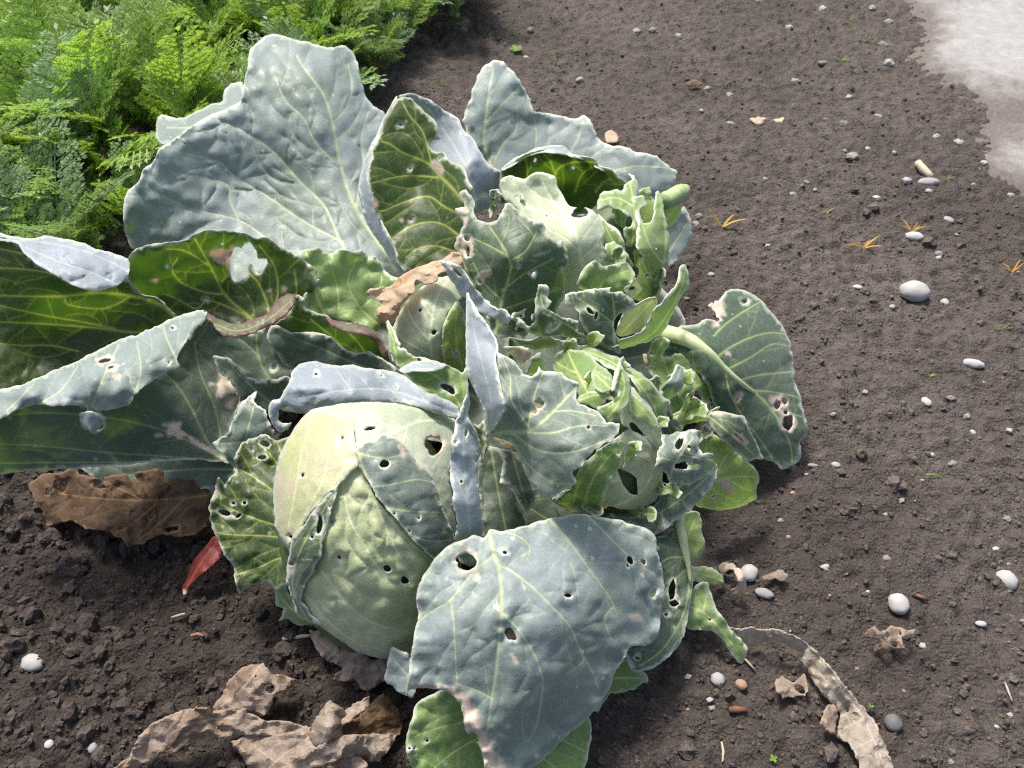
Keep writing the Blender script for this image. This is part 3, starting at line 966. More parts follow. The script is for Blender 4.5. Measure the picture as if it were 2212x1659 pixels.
leaf('wrapper_leaf', [patch('B', [(1290, 1020), (1340, 1060), (1400, 1100), (1430, 1160), (1445, 1230), (1435, 1330), (1370, 1330), (1340, 1240), (1320, 1150)],
    [(1290, 1020, .20), (1400, 1100, .20), (1445, 1230, .185), (1370, 1310, .17)], [(3, [(1390, 1310), (1380, 1180), (1320, 1060)])], mat='mid', ruf=.003)], hb)
leaf('wrapper_leaf', [patch('B', [(1290, 940), (1320, 900), (1400, 880), (1425, 900), (1440, 860), (1480, 830), (1460, 800), (1490, 810), (1510, 870), (1500, 920), (1500, 970), (1540, 1080), (1560, 1100), (1520, 1180), (1450, 1190), (1430, 1100), (1480, 1060), (1420, 1000), (1350, 980), (1290, 1000)],
    [(1290, 960, .205), (1480, 820, .205), (1400, 920, .21), (1540, 1080, .195), (1450, 1180, .18)], [(3, [(1480, 1160), (1490, 1000), (1470, 860)]), (2.5, [(1490, 980), (1400, 930), (1320, 940)])],
    [(1460, 1060, 18, 30)], mat='mid', ruf=.006, jag=2.2)], hb)
leaf('wrapper_leaf', [patch('B', [(1480, 930), (1540, 920), (1590, 1010), (1605, 900), (1625, 890), (1645, 960), (1660, 1030), (1672, 1090), (1682, 1180), (1672, 1290), (1645, 1400), (1605, 1480), (1560, 1500), (1480, 1470), (1500, 1400), (1530, 1250), (1500, 1180), (1510, 1080), (1490, 1000)],
    [(1480, 940, .205), (1620, 900, .205), (1680, 1180, .175), (1600, 1480, .12), (1490, 1450, .14), (1530, 1200, .20)], [(5, [(1580, 1490), (1630, 1380), (1660, 1200), (1650, 1020)]), (3, [(1640, 1280), (1570, 1180), (1530, 1060)]), (3, [(1610, 1400), (1560, 1330), (1520, 1250)])],
    [(1560, 1010, 40, 60, 20), (1560, 1350, 14, 10)], mat='mid', ruf=.006, jag=2)], hb)
leaf('wrapper_leaf', [patch('B', [(1340, 1180), (1400, 1170), (1440, 1210), (1480, 1290), (1460, 1400), (1380, 1420), (1320, 1350)], [(1340, 1180, .19), (1480, 1290, .175), (1380, 1420, .15)], [(3, [(1400, 1410), (1400, 1200)])], [(1400, 1230, 25, 35), (1385, 1330, 20, 14)], mat='mid', jag=2.4, ruf=.006)], hb)
leaf('wrapper_leaf', [patch('B', [(1225, 1300), (1280, 1268), (1320, 1300), (1380, 1290), (1440, 1278), (1480, 1310), (1492, 1350), (1470, 1400), (1420, 1450), (1330, 1470), (1240, 1450), (1180, 1400)],
    [(1225, 1300, .21), (1440, 1280, .205), (1490, 1350, .195), (1330, 1470, .175), (1180, 1400, .19)], [(3, [(1280, 1460), (1340, 1370), (1460, 1320)])], mat='mid', ruf=.006)], hb)
leaf('wrapper_leaf', [patch('B', [(1500, 960), (1580, 920), (1620, 1000), (1590, 1080), (1540, 1090), (1510, 1040)], [(1500, 960, .19), (1620, 1000, .18), (1540, 1090, .17)], (), mat='lime', ruf=.003)], hb)
leaf('wrapper_leaf', [patch('B', [(1440, 1420), (1500, 1370), (1530, 1420), (1500, 1470), (1440, 1470)], [(1440, 1420, .19), (1530, 1420, .18), (1460, 1470, .17)], (), [(1480, 1420, 18, 12)], mat='pale', jag=3, ruf=.005)], hb)

# --- front dark leaf of the back group
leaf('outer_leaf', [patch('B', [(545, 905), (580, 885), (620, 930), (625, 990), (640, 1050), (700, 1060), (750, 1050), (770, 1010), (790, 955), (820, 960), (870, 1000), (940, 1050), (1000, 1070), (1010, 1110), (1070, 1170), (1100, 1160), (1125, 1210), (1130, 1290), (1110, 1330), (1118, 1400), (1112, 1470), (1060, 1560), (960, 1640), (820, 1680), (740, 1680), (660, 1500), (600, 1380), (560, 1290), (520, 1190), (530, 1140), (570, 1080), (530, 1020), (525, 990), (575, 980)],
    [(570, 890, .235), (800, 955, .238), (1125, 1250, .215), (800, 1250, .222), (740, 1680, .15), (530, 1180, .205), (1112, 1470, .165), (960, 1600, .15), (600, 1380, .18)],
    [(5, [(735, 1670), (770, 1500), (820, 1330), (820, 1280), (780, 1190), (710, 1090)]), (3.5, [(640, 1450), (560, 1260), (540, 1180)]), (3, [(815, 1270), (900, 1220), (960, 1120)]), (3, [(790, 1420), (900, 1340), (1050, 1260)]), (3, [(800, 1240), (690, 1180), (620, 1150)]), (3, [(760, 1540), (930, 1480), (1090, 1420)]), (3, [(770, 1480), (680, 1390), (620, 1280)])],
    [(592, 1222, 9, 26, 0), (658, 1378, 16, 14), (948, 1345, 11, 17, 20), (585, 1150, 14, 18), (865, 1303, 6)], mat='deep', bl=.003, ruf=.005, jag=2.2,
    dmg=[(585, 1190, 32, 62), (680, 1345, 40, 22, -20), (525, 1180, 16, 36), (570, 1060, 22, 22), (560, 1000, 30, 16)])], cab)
leaf('outer_leaf', [patch('B', [(440, 1270), (520, 1285), (580, 1340), (600, 1380), (630, 1430), (690, 1480), (750, 1530), (800, 1540), (820, 1570), (805, 1615), (770, 1590), (700, 1570), (650, 1540), (620, 1490), (570, 1470), (520, 1410), (480, 1340)],
    [(440, 1270, .235), (600, 1380, .225), (800, 1540, .215), (805, 1610, .205), (520, 1410, .215), (650, 1540, .20)], [(2.5, [(560, 1330), (640, 1470), (780, 1570)])], [(530, 1330, 10, 40, -40)], mat='pale_blue', ruf=.004, jag=2)], cab)

# ragged strips of chewed leaves between the heads
leaf('outer_leaf', [patch('M', [(615, 70), (700, 60), (820, 40), (890, 25), (880, 60), (950, 60), (1010, 100), (1035, 140), (990, 170), (930, 190), (905, 230), (910, 300), (935, 360), (920, 410), (860, 385), (780, 330), (720, 280), (690, 220), (700, 180), (640, 130), (615, 110)],
    [(615, 80, .215), (890, 30, .22), (1035, 140, .20), (920, 400, .165), (700, 220, .20)], [(4, [(915, 400), (900, 300), (905, 180), (890, 70)]), (2.5, [(905, 250), (800, 170), (680, 90)])],
    [(765, 175, 30, 14), (800, 200, 25, 12)], mat='deep', ruf=.005, jag=2.2)], cab)
leaf('outer_leaf', [patch('M', [(455, 18), (500, 16), (522, 60), (516, 100), (538, 115), (512, 160), (560, 198), (650, 222), (695, 230), (690, 300), (760, 330), (880, 385), (930, 375), (935, 420), (870, 402), (760, 352), (650, 330), (570, 320), (500, 330), (440, 320), (400, 300), (345, 262), (335, 225), (290, 212), (335, 203), (400, 258), (440, 235), (428, 190), (440, 110), (450, 70)],
    [(470, 20, .225), (440, 200, .205), (300, 212, .19), (690, 250, .195), (930, 400, .168), (480, 320, .175)], [(4, [(920, 400), (760, 335), (620, 250), (500, 190)]), (2.5, [(560, 230), (480, 130), (475, 40)])],
    [(548, 270, 40, 16, -35)], mat='deep', ruf=.006, jag=2.6)], cab)
leaf('outer_leaf', [patch('M', [(1325, -95), (1345, -40), (1350, 20), (1310, 70), (1280, 130), (1240, 210), (1210, 270), (1150, 330), (1080, 365), (1000, 385), (920, 400), (930, 350), (1010, 325), (1075, 290), (1105, 240), (1130, 180), (1175, 130), (1240, 60), (1275, 0), (1290, -80), (1310, -105)],
    [(1325, -95, .205), (1350, 20, .19), (1210, 260, .165), (920, 390, .16), (1105, 240, .185), (1240, 60, .205)], [(4, [(940, 380), (1100, 330), (1200, 220), (1290, 60), (1320, -60)])], mat='mid', ruf=.003, jag=1.6)], cab)
leaf('outer_leaf', [patch('M', [(960, 180), (1040, 130), (1140, 90), (1160, 130), (1110, 230), (1060, 290), (960, 320), (920, 300)], [(960, 180, .18), (1140, 90, .18), (960, 320, .15)], [(3, [(940, 310), (1040, 210), (1130, 110)])], mat='pale', ruf=.004)], cab)
leaf('outer_leaf', [patch('M', [(250, 395), (290, 385), (350, 385), (400, 395), (410, 440), (380, 480), (360, 500), (330, 470), (290, 430)], [(250, 395, .165), (410, 420, .165), (360, 500, .15)], (), mat='pale', jag=3, ruf=.005, dmg=[(370, 430, 45, 40)])], cab)
leaf('outer_leaf', [patch('M', [(420, 450), (470, 425), (495, 470), (490, 520), (440, 550), (380, 545), (410, 500)], [(420, 450, .19), (495, 470, .185), (400, 540, .17)], (), mat='mid', jag=2.4, ruf=.004)], cab)
leaf('outer_leaf', [patch('M', [(290, 330), (420, 350), (500, 310), (560, 345), (620, 340), (660, 300), (675, 260), (650, 350), (580, 375), (520, 390), (440, 400), (330, 380)], [(290, 340, .17), (670, 270, .185), (600, 360, .17), (400, 390, .15)], (), mat='dark', jag=2, ruf=.005)], cab)

# --- small pale head in the middle
mid = Ell(925, 705, 78, 108, 10, .12, .045)
bv, bf = mid.body(.93, 4)
hm = link_mesh('head', bv, bf, [CORE], cab)
leaf('wrapper_leaf', [patch('D', [(845, 740), (850, 705), (868, 665), (890, 640), (912, 620), (940, 602), (970, 596), (992, 606), (1000, 640), (985, 655), (968, 680), (958, 710), (955, 745), (962, 800), (900, 800), (850, 790)],
    ell=mid, off=.006, veins=[(4, [(935, 795), (930, 720), (945, 640), (975, 600)]), (2.5, [(930, 740), (890, 690), (880, 655)]), (2.5, [(932, 770), (880, 740), (855, 720)]), (2.5, [(938, 690), (910, 650), (912, 630)])],
    holes=[(938, 718, 6, 5), (907, 670, 4)], mat='white', bl=.002, ruf=.002)], hm)
leaf('wrapper_leaf', [patch('D', [(955, 745), (958, 705), (972, 672), (990, 650), (1006, 690), (1012, 760), (1008, 810), (960, 800)], ell=mid, off=.012,
    veins=[(2.5, [(1000, 800), (985, 730), (988, 670)]), (2, [(992, 760), (970, 720)])], holes=[(985, 762, 5, 8)], mat='lime', bl=.001, ruf=.002)], hm)
leaf('wrapper_leaf', [patch('D', [(835, 690), (850, 710), (862, 740), (885, 765), (925, 775), (960, 790), (930, 810), (870, 805), (840, 760)], [(835, 690, .16), (862, 740, .172), (960, 790, .165), (850, 800, .15)],
    [(2.5, [(860, 800), (850, 740), (838, 700)])], [(867, 748, 4, 5), (905, 778, 6, 4)], mat='mid', jag=2.2)], hm)
leaf('outer_leaf', [patch('H', [(665, 168), (720, 140), (800, 133), (880, 148), (920, 165), (955, 185), (972, 160), (985, 260), (975, 330), (960, 400), (900, 380), (830, 320), (760, 260), (710, 200)],
    [(665, 168, .175), (800, 135, .18), (970, 165, .165), (960, 390, .145), (800, 270, .165)], [(3, [(960, 360), (860, 220), (740, 160)])], [(890, 258, 36, 17, 35)], mat='mid', ruf=.004),
    patch('H', [(662, 172), (720, 136), (800, 128), (880, 144), (860, 165), (800, 178), (740, 178), (690, 185)], [(662, 172, .177), (800, 130, .182), (880, 146, .178), (740, 180, .185)], mat='pale_blue', ruf=.002)], cab)

# --- left side leaves
leaf('outer_leaf', [
    patch('L', [(-90, 175), (0, 172), (60, 190), (120, 235), (180, 300), (260, 360), (340, 400), (430, 430), (560, 440), (680, 400), (760, 480), (850, 500), (910, 560), (960, 620), (880, 680), (760, 760), (600, 830), (400, 920), (200, 960), (-90, 980)],
          [(-90, 180, .20), (300, 380, .19), (680, 405, .175), (960, 620, .125), (500, 700, .09), (-90, 700, .11), (-90, 980, .08), (600, 830, .085), (300, 550, .13)],
          [(5, [(960, 620), (900, 560), (840, 530), (750, 500), (600, 478), (480, 478), (370, 492), (200, 495), (-80, 488)]),
           (5, [(900, 670), (750, 690), (480, 662), (250, 645), (-80, 628)]), (3.5, [(620, 670), (480, 640), (250, 600), (0, 545), (-80, 530)]),
           (3.5, [(500, 470), (300, 380), (150, 350), (-80, 335)]), (3, [(700, 500), (560, 560), (370, 540), (355, 500)]), (3, [(300, 300), (150, 270), (-60, 225)]), (3, [(420, 790), (270, 760), (110, 760), (-60, 740)])],
          mat='green', bl=.004, ruf=.005, gap=40),
    patch('L', [(-90, 148), (0, 150), (80, 170), (180, 180), (250, 168), (340, 180), (430, 200), (530, 240), (620, 265), (690, 290), (703, 330), (690, 390), (660, 420), (600, 447), (540, 467), (470, 455), (380, 425), (300, 380), (200, 320), (130, 260), (100, 215), (40, 195), (-90, 180)],
          [(-90, 150, .20), (250, 168, .205), (530, 240, .198), (703, 330, .185), (540, 467, .20), (300, 380, .215), (100, 215, .213), (400, 300, .212)],
          [(2.5, [(690, 360), (560, 290), (380, 230), (150, 190)]), (2, [(640, 430), (480, 360), (300, 300), (140, 230)])], mat='pale_blue', bl=.004, blob=.004, blob_s=22, ruf=.003)], cab)
leaf('outer_leaf', [
    patch('L', [(690, 300), (740, 240), (830, 210), (900, 205), (990, 195), (1040, 165), (1100, 142), (1170, 138), (1250, 140), (1330, 155), (1380, 175), (1440, 180), (1490, 200), (1540, 240), (1600, 280), (1640, 300), (1690, 340), (1712, 400), (1700, 480), (1660, 560), (1600, 640), (1480, 680), (1350, 690), (1200, 670), (1100, 650), (1000, 640), (920, 620), (840, 520), (760, 490), (690, 410)],
          [(690, 310, .18), (1000, 195, .185), (1250, 142, .185), (1600, 285, .165), (1700, 430, .14), (1480, 680, .095), (1100, 640, .10), (800, 490, .13), (1200, 400, .125)],
          [(5, [(1420, 670), (1340, 600), (1215, 485), (1150, 360), (1090, 250), (1050, 180)]), (3.5, [(1215, 485), (1100, 470), (980, 420), (930, 350), (960, 290)]), (4, [(1440, 640), (1450, 560), (1400, 430), (1340, 350), (1320, 200)]), (3.5, [(1460, 600), (1500, 480), (1480, 330), (1400, 220)]),
           (3, [(1340, 600), (1140, 520), (1060, 560), (960, 510), (880, 480)]), (3.5, [(1560, 600), (1600, 480), (1590, 350)]), (3, [(1195, 420), (1240, 360), (1250, 250)]), (3, [(1130, 330), (1000, 250), (900, 240)])],
          [[(1240, 290), (1275, 218), (1300, 235), (1335, 200), (1352, 205), (1385, 250), (1392, 290), (1440, 292), (1445, 315), (1420, 360), (1395, 376), (1370, 345), (1352, 315), (1338, 330), (1342, 372), (1300, 412), (1268, 420), (1248, 398)], (1200, 213, 8), (1112, 515, 18, 8, 10), (905, 335, 9, 6)],
          mat='green', bl=.004, ruf=.006, dmg=[(1195, 285, 55, 42, 20), (1250, 300, 25, 60), (1460, 465, 10), (1545, 450, 24, 8, -50), (840, 410, 20, 14)], gap=38)], cab)
leaf('outer_leaf', [patch('L', [(1610, 270), (1650, 235), (1720, 235), (1790, 265), (1840, 235), (1900, 255), (1950, 245), (1990, 280), (2030, 290), (2060, 330), (2110, 380), (2180, 420), (2180, 520), (2090, 560), (2060, 620), (2050, 680), (1990, 680), (1900, 650), (1820, 620), (1750, 600), (1660, 620), (1640, 500), (1690, 400), (1650, 310)],
    [(1650, 235, .165), (1950, 245, .16), (2150, 410, .14), (2060, 650, .10), (1660, 610, .11), (1850, 420, .13)],
    [(4, [(1760, 610), (1700, 460), (1680, 340), (1650, 250)]), (3, [(1830, 560), (1820, 440), (1780, 300)]), (3.5, [(2050, 650), (1950, 560), (1880, 420), (1930, 290)]), (3, [(1950, 560), (2050, 450), (2060, 350)])],
    [(1715, 405, 8, 12)], mat='mid', ruf=.008, jag=2, bl=.003)], cab)
leaf('outer_leaf', [
    patch('L', [(1105, 568), (1160, 610), (1230, 640), (1300, 640), (1400, 610), (1450, 580), (1500, 510), (1560, 480), (1603, 480), (1592, 530), (1540, 600), (1450, 650), (1370, 690), (1280, 712), (1210, 702), (1160, 660), (1120, 610)],
          [(1105, 568, .17), (1300, 640, .158), (1603, 482, .165), (1450, 650, .165), (1280, 710, .168), (1160, 660, .168)], [(2, [(1150, 640), (1280, 680), (1430, 630), (1570, 520)])], mat='purple', ruf=.006, jag=2),
    patch('L', [(1600, 490), (1640, 508), (1650, 560), (1700, 580), (1760, 600), (1800, 630), (1870, 640), (1950, 650), (2010, 680), (2060, 730), (2085, 780), (2095, 840), (2040, 860), (1960, 850), (1880, 820), (1800, 780), (1700, 740), (1600, 720), (1500, 700), (1480, 650), (1540, 600), (1590, 540)],
          [(1600, 490, .165), (1800, 630, .155), (2060, 730, .15), (2095, 840, .13), (1800, 780, .10), (1500, 690, .12)], [(3, [(1900, 830), (1800, 720), (1680, 620)]), (3, [(2000, 840), (1930, 740), (1860, 670)])], mat='green', ruf=.005),
    patch('L', [(1750, 590), (1800, 622), (1870, 632), (1950, 642), (2015, 672), (2068, 725), (2095, 785), (2100, 845), (2060, 800), (2030, 740), (1980, 705), (1900, 690), (1850, 680), (1790, 650)],
          [(1750, 590, .158), (1870, 632, .16), (2015, 672, .157), (2100, 845, .135), (1980, 705, .163), (1850, 680, .163)], mat='purple', ruf=.003)], cab)
leaf('outer_leaf', [patch('L', [(1470, 650), (1530, 672), (1580, 692), (1650, 685), (1720, 690), (1790, 720), (1850, 770), (1920, 805), (1990, 790), (2060, 830), (2130, 870), (2180, 910), (2100, 960), (1990, 960), (1850, 940), (1700, 910), (1560, 880), (1490, 800), (1440, 720)],
    [(1470, 655, .135), (1790, 720, .14), (2170, 910, .14), (1990, 960, .11), (1560, 880, .10)], [(3, [(2140, 930), (1900, 850), (1700, 760), (1500, 690)])], mat='dark', ruf=.004)], cab)
leaf('outer_leaf', [patch('L', [(1120, 600), (1200, 660), (1300, 690), (1400, 680), (1470, 650), (1540, 780), (1580, 860), (1570, 950), (1400, 960), (1300, 900), (1200, 850), (1140, 760)],
    [(1120, 600, .14), (1470, 655, .125), (1570, 940, .09), (1300, 900, .09), (1150, 760, .11)], [(4, [(1460, 940), (1410, 860), (1385, 750), (1390, 690)]), (3, [(1400, 820), (1300, 730), (1200, 690)])], [(1480, 875, 17, 15)], mat='dark')], cab)
# big rolled leaf on the left: sunlit outer roll and shaded inner face
leaf('outer_leaf', [
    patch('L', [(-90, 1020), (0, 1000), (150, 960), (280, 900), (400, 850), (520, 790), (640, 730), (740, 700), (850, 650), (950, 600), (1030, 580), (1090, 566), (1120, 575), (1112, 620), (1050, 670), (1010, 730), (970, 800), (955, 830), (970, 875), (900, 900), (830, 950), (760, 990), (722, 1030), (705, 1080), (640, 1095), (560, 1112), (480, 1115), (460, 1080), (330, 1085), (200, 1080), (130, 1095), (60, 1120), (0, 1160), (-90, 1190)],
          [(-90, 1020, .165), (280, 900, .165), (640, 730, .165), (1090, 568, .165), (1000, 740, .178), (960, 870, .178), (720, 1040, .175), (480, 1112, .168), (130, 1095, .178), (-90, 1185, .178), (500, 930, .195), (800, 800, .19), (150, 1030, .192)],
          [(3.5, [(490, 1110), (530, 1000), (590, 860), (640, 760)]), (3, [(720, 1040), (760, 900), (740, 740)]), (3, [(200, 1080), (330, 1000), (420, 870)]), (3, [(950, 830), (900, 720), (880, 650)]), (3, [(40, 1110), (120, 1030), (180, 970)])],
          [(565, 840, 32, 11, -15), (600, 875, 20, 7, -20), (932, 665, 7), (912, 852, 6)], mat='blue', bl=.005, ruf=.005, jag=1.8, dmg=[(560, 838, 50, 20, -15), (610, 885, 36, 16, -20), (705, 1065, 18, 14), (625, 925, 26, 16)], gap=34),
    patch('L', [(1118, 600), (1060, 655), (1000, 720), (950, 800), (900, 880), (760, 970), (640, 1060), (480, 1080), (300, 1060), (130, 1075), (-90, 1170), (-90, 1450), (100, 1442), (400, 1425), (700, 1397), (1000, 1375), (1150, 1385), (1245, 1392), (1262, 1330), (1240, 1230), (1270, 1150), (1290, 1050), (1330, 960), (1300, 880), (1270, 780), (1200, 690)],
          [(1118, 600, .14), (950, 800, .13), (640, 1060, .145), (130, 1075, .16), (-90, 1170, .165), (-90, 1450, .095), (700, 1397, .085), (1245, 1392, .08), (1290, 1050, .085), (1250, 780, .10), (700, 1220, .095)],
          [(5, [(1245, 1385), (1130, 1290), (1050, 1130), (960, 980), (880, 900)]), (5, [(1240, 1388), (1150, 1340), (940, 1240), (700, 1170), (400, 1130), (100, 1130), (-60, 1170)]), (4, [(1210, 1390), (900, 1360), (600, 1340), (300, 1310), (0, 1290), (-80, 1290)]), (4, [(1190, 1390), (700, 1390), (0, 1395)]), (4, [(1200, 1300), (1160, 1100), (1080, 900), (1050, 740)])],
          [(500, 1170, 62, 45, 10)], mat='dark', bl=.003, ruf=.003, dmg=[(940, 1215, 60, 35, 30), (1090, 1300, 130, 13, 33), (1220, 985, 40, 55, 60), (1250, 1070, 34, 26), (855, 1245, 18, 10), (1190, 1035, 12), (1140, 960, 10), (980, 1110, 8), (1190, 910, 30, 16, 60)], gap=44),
    patch('L', [(430, 1130), (470, 1115), (530, 1125), (565, 1160), (550, 1195), (500, 1225), (455, 1200), (435, 1165)], [(430, 1130, .165), (565, 1160, .16), (500, 1225, .15)], mat='blue', sp=6, jag=1)], cab)
leaf('outer_leaf', [patch('L', [(1150, 815), (1230, 825), (1280, 865), (1330, 925), (1400, 952), (1560, 930), (1580, 1010), (1500, 1090), (1400, 1130), (1330, 1180), (1260, 1160), (1290, 1060), (1250, 960), (1180, 900)],
    [(1150, 820, .12), (1560, 940, .115), (1500, 1090, .09), (1280, 1150, .09), (1300, 960, .115)], [(3, [(1480, 1080), (1380, 1000), (1260, 880)])], mat='dark', jag=2.4)], cab)
leaf('outer_leaf', [patch('L', [(1385, 1008), (1370, 1060), (1432, 1112), (1445, 1170), (1480, 1240), (1460, 1330), (1400, 1420), (1280, 1440), (1220, 1360), (1150, 1290), (1230, 1230), (1260, 1150), (1290, 1090), (1340, 1030)],
    [(1385, 1010, .135), (1440, 1160, .13), (1400, 1420, .085), (1160, 1290, .10), (1280, 1150, .125)], [(3, [(1320, 1410), (1330, 1250), (1380, 1060)]), (2.5, [(1325, 1280), (1200, 1290)])], mat='slate', jag=2.4, ruf=.006)], cab)
leaf('outer_leaf', [patch('D', [(635, 940), (600, 950), (584, 942), (572, 936), (540, 946), (520, 958), (508, 990), (508, 1022), (484, 1048), (472, 1034), (466, 1050), (458, 1070), (452, 1095), (452, 1125), (465, 1160), (480, 1195), (505, 1225), (507, 1250), (517, 1285), (540, 1267), (575, 1258), (595, 1275), (625, 1262), (665, 1240), (690, 1100), (680, 980)],
    [(635, 940, .12), (540, 946, .125), (466, 1050, .115), (452, 1110, .095), (517, 1285, .055), (640, 1260, .075), (680, 1100, .105), (560, 1100, .10)],
    [(4, [(680, 1180), (640, 1060), (600, 960)]), (3, [(660, 1120), (590, 1060), (530, 1020), (500, 1010)]), (3, [(670, 1150), (580, 1130), (500, 1100), (470, 1085)]), (3, [(680, 1180), (600, 1160), (500, 1155), (470, 1150)]), (3, [(680, 1210), (610, 1205), (560, 1225), (515, 1240)]), (3, [(640, 1060), (590, 990), (560, 960)])],
    [(572, 958, 11, 7, 10), (566, 988, 10, 6, 0), (543, 971, 4, 3), (484, 1107, 14, 6, 15), (504, 1087, 4), (515, 1114, 7, 4), (528, 1086, 4)], mat='green', bl=.004, ruf=.006, jag=2.2, dmg=[(462, 1050, 10, 14)], gap=30)], cab)
leaf('outer_leaf', [patch('Q', [(1185, 555), (1240, 530), (1270, 640), (1310, 680), (1375, 702), (1290, 712), (1240, 685), (1205, 692), (1225, 640), (1190, 628)], [(1185, 560, .05), (1260, 540, .06), (1370, 702, .03), (1205, 692, .02)],
    [(2.5, [(1360, 700), (1260, 640), (1200, 570)])], mat='mid', jag=2.4)], cab)

# --- main head
head = Ell(795, 1143, 203, 287, -6, .105, .088)
bv, bf = head.body(.965, 5)
hd = link_mesh('head', bv, bf, [CORE], cab)
leaf('wrapper_leaf', [patch('H', [(380, 700), (420, 655), (475, 615), (520, 690), (560, 770), (650, 870), (760, 970), (850, 1060), (960, 1150), (960, 1300), (880, 1420), (740, 1488), (600, 1510), (480, 1480), (380, 1420), (270, 1335), (205, 1240), (205, 1190), (250, 1120), (290, 1030), (300, 950), (330, 870), (350, 800)],
    ell=head, off=.004, veins=[(5, [(500, 640), (550, 760), (650, 900), (760, 1010), (880, 1120)]), (3.5, [(530, 720), (600, 900), (680, 1060), (760, 1180), (900, 1260)]), (4, [(400, 690), (430, 850), (500, 980), (600, 1130), (700, 1190), (860, 1230)]), (4, [(300, 1100), (380, 1200), (460, 1290), (560, 1350), (720, 1390)]), (3, [(230, 1210), (330, 1330), (440, 1420), (560, 1460)])],
    holes=[(385, 1040, 9, 7), (608, 1092, 16, 20, -30), (690, 1145, 20, 17), (350, 875, 6)], mat='pale', blob=.0026, blob_s=30, bl=.004, ruf=.002, gap=36)], hd)
leaf('wrapper_leaf', [patch('H', [(250, 360), (330, 340), (420, 325), (520, 318), (650, 328), (760, 350), (850, 380), (925, 405), (925, 470), (915, 560), (910, 650), (915, 800), (930, 950), (880, 900), (840, 760), (790, 640), (680, 600), (560, 580), (470, 570), (440, 480), (430, 410), (340, 380)],
    ell=head, off=.007, veins=[(6, [(455, 530), (540, 500), (640, 460), (760, 410), (900, 410)]), (4, [(640, 460), (560, 400), (440, 380)]), (4, [(820, 640), (830, 610), (890, 520), (915, 480)]), (3, [(700, 440), (680, 540), (720, 590)]), (3, [(870, 840), (850, 720), (900, 600)])],
    holes=[(823, 520, 42, 40), (527, 442, 26, 9, -10)], mat='white', bl=.002, ruf=.002, dmg=[(823, 520, 48, 46)])], hd)
leaf('wrapper_leaf', [patch('H', [(460, 545), (480, 515), (560, 492), (590, 470), (640, 480), (690, 520), (722, 560), (745, 598), (795, 628), (822, 690), (845, 760), (880, 850), (910, 920), (922, 970), (905, 1030), (850, 1075), (770, 1000), (720, 950), (660, 870), (600, 800), (560, 760), (530, 700), (490, 640), (470, 600)],
    ell=head, off=.013, veins=[(5, [(465, 540), (500, 640), (540, 740), (640, 850), (740, 970), (840, 1060)]), (3.5, [(480, 560), (590, 580), (690, 560)]), (3.5, [(535, 715), (640, 700), (740, 680), (810, 690)]), (3.5, [(600, 810), (700, 825), (800, 830), (860, 830)]), (3, [(700, 930), (800, 965), (900, 960)])],
    holes=[(595, 605, 22, 18), (755, 858, 6, 5), (712, 918, 5), (642, 836, 6)], mat='slate', bl=.0035, ruf=.003, jag=1.8, dmg=[(765, 620, 22, 26), (675, 545, 14, 40, -20)], gap=36)], hd)
leaf('wrapper_leaf', [patch('H', [(255, 358), (330, 370), (390, 388), (440, 402), (452, 450), (456, 500), (472, 560), (470, 612), (430, 652), (400, 692), (340, 742), (280, 802), (230, 872), (195, 925), (170, 965), (155, 1010), (110, 960), (88, 890), (80, 790), (82, 700), (95, 620), (120, 540), (165, 460), (215, 392)],
    ell=head, off=.011, veins=[(3.5, [(170, 950), (240, 820), (310, 680), (335, 540), (340, 420)]), (3, [(150, 900), (180, 740), (210, 560), (250, 430)]), (2.5, [(220, 860), (370, 690), (420, 560), (420, 440)])],
    holes=[(400, 485, 6), (215, 657, 8, 12, 20), (160, 945, 8, 12)], mat='pink', bl=.002, ruf=.002, dmg=[(160, 945, 12, 16)], gap=60)], hd)
leaf('wrapper_leaf', [patch('H', [(385, 690), (360, 780), (335, 870), (305, 960), (295, 1040), (255, 1120), (218, 1180), (205, 1240), (250, 1300), (300, 1355), (240, 1345), (185, 1290), (148, 1190), (138, 1120), (148, 1050), (165, 960), (200, 905), (235, 865), (290, 790)],
    ell=head, off=.015, veins=[(3, [(240, 1330), (170, 1190), (190, 1050), (250, 920), (350, 760)]), (2.5, [(190, 1050), (260, 1050)]), (2.5, [(230, 950), (290, 950)])],
    holes=[(292, 890, 14, 46, 8), (163, 1068, 14, 13), (258, 945, 8), (340, 805, 5)], mat='deep', bl=.003, ruf=.003, jag=2, dmg=[(155, 1090, 16, 34)], gap=30)], hd)
# rolled blue leaf over the head
leaf('outer_leaf', [patch('H', [(60, 345), (75, 312), (112, 300), (150, 230), (170, 170), (210, 140), (270, 128), (310, 140), (380, 150), (450, 145), (520, 165), (580, 170), (640, 180), (690, 200), (740, 240), (780, 270), (840, 290), (900, 320), (940, 352), (950, 392), (900, 392), (840, 375), (760, 345), (680, 325), (580, 320), (480, 325), (380, 335), (280, 350), (200, 348), (150, 338), (125, 332), (110, 350), (100, 400), (130, 420), (165, 418), (150, 445), (110, 462), (80, 430), (60, 390)],
    [(60, 350, .165), (110, 460, .15), (270, 128, .175), (640, 180, .175), (945, 370, .165), (680, 325, .185), (280, 348, .18), (450, 240, .205), (200, 250, .195), (780, 310, .19)],
    [(2.5, [(930, 380), (760, 310), (580, 260), (380, 270), (200, 300)]), (2, [(640, 280), (560, 200)]), (2, [(800, 330), (720, 250)]), (2, [(440, 265), (380, 180)])],
    [(278, 190, 7), (267, 318, 8, 6), (650, 253, 4), (582, 198, 4)], mat='pale_blue', bl=.003, blob=.003, blob_s=24, ruf=.004, gap=50)], cab)

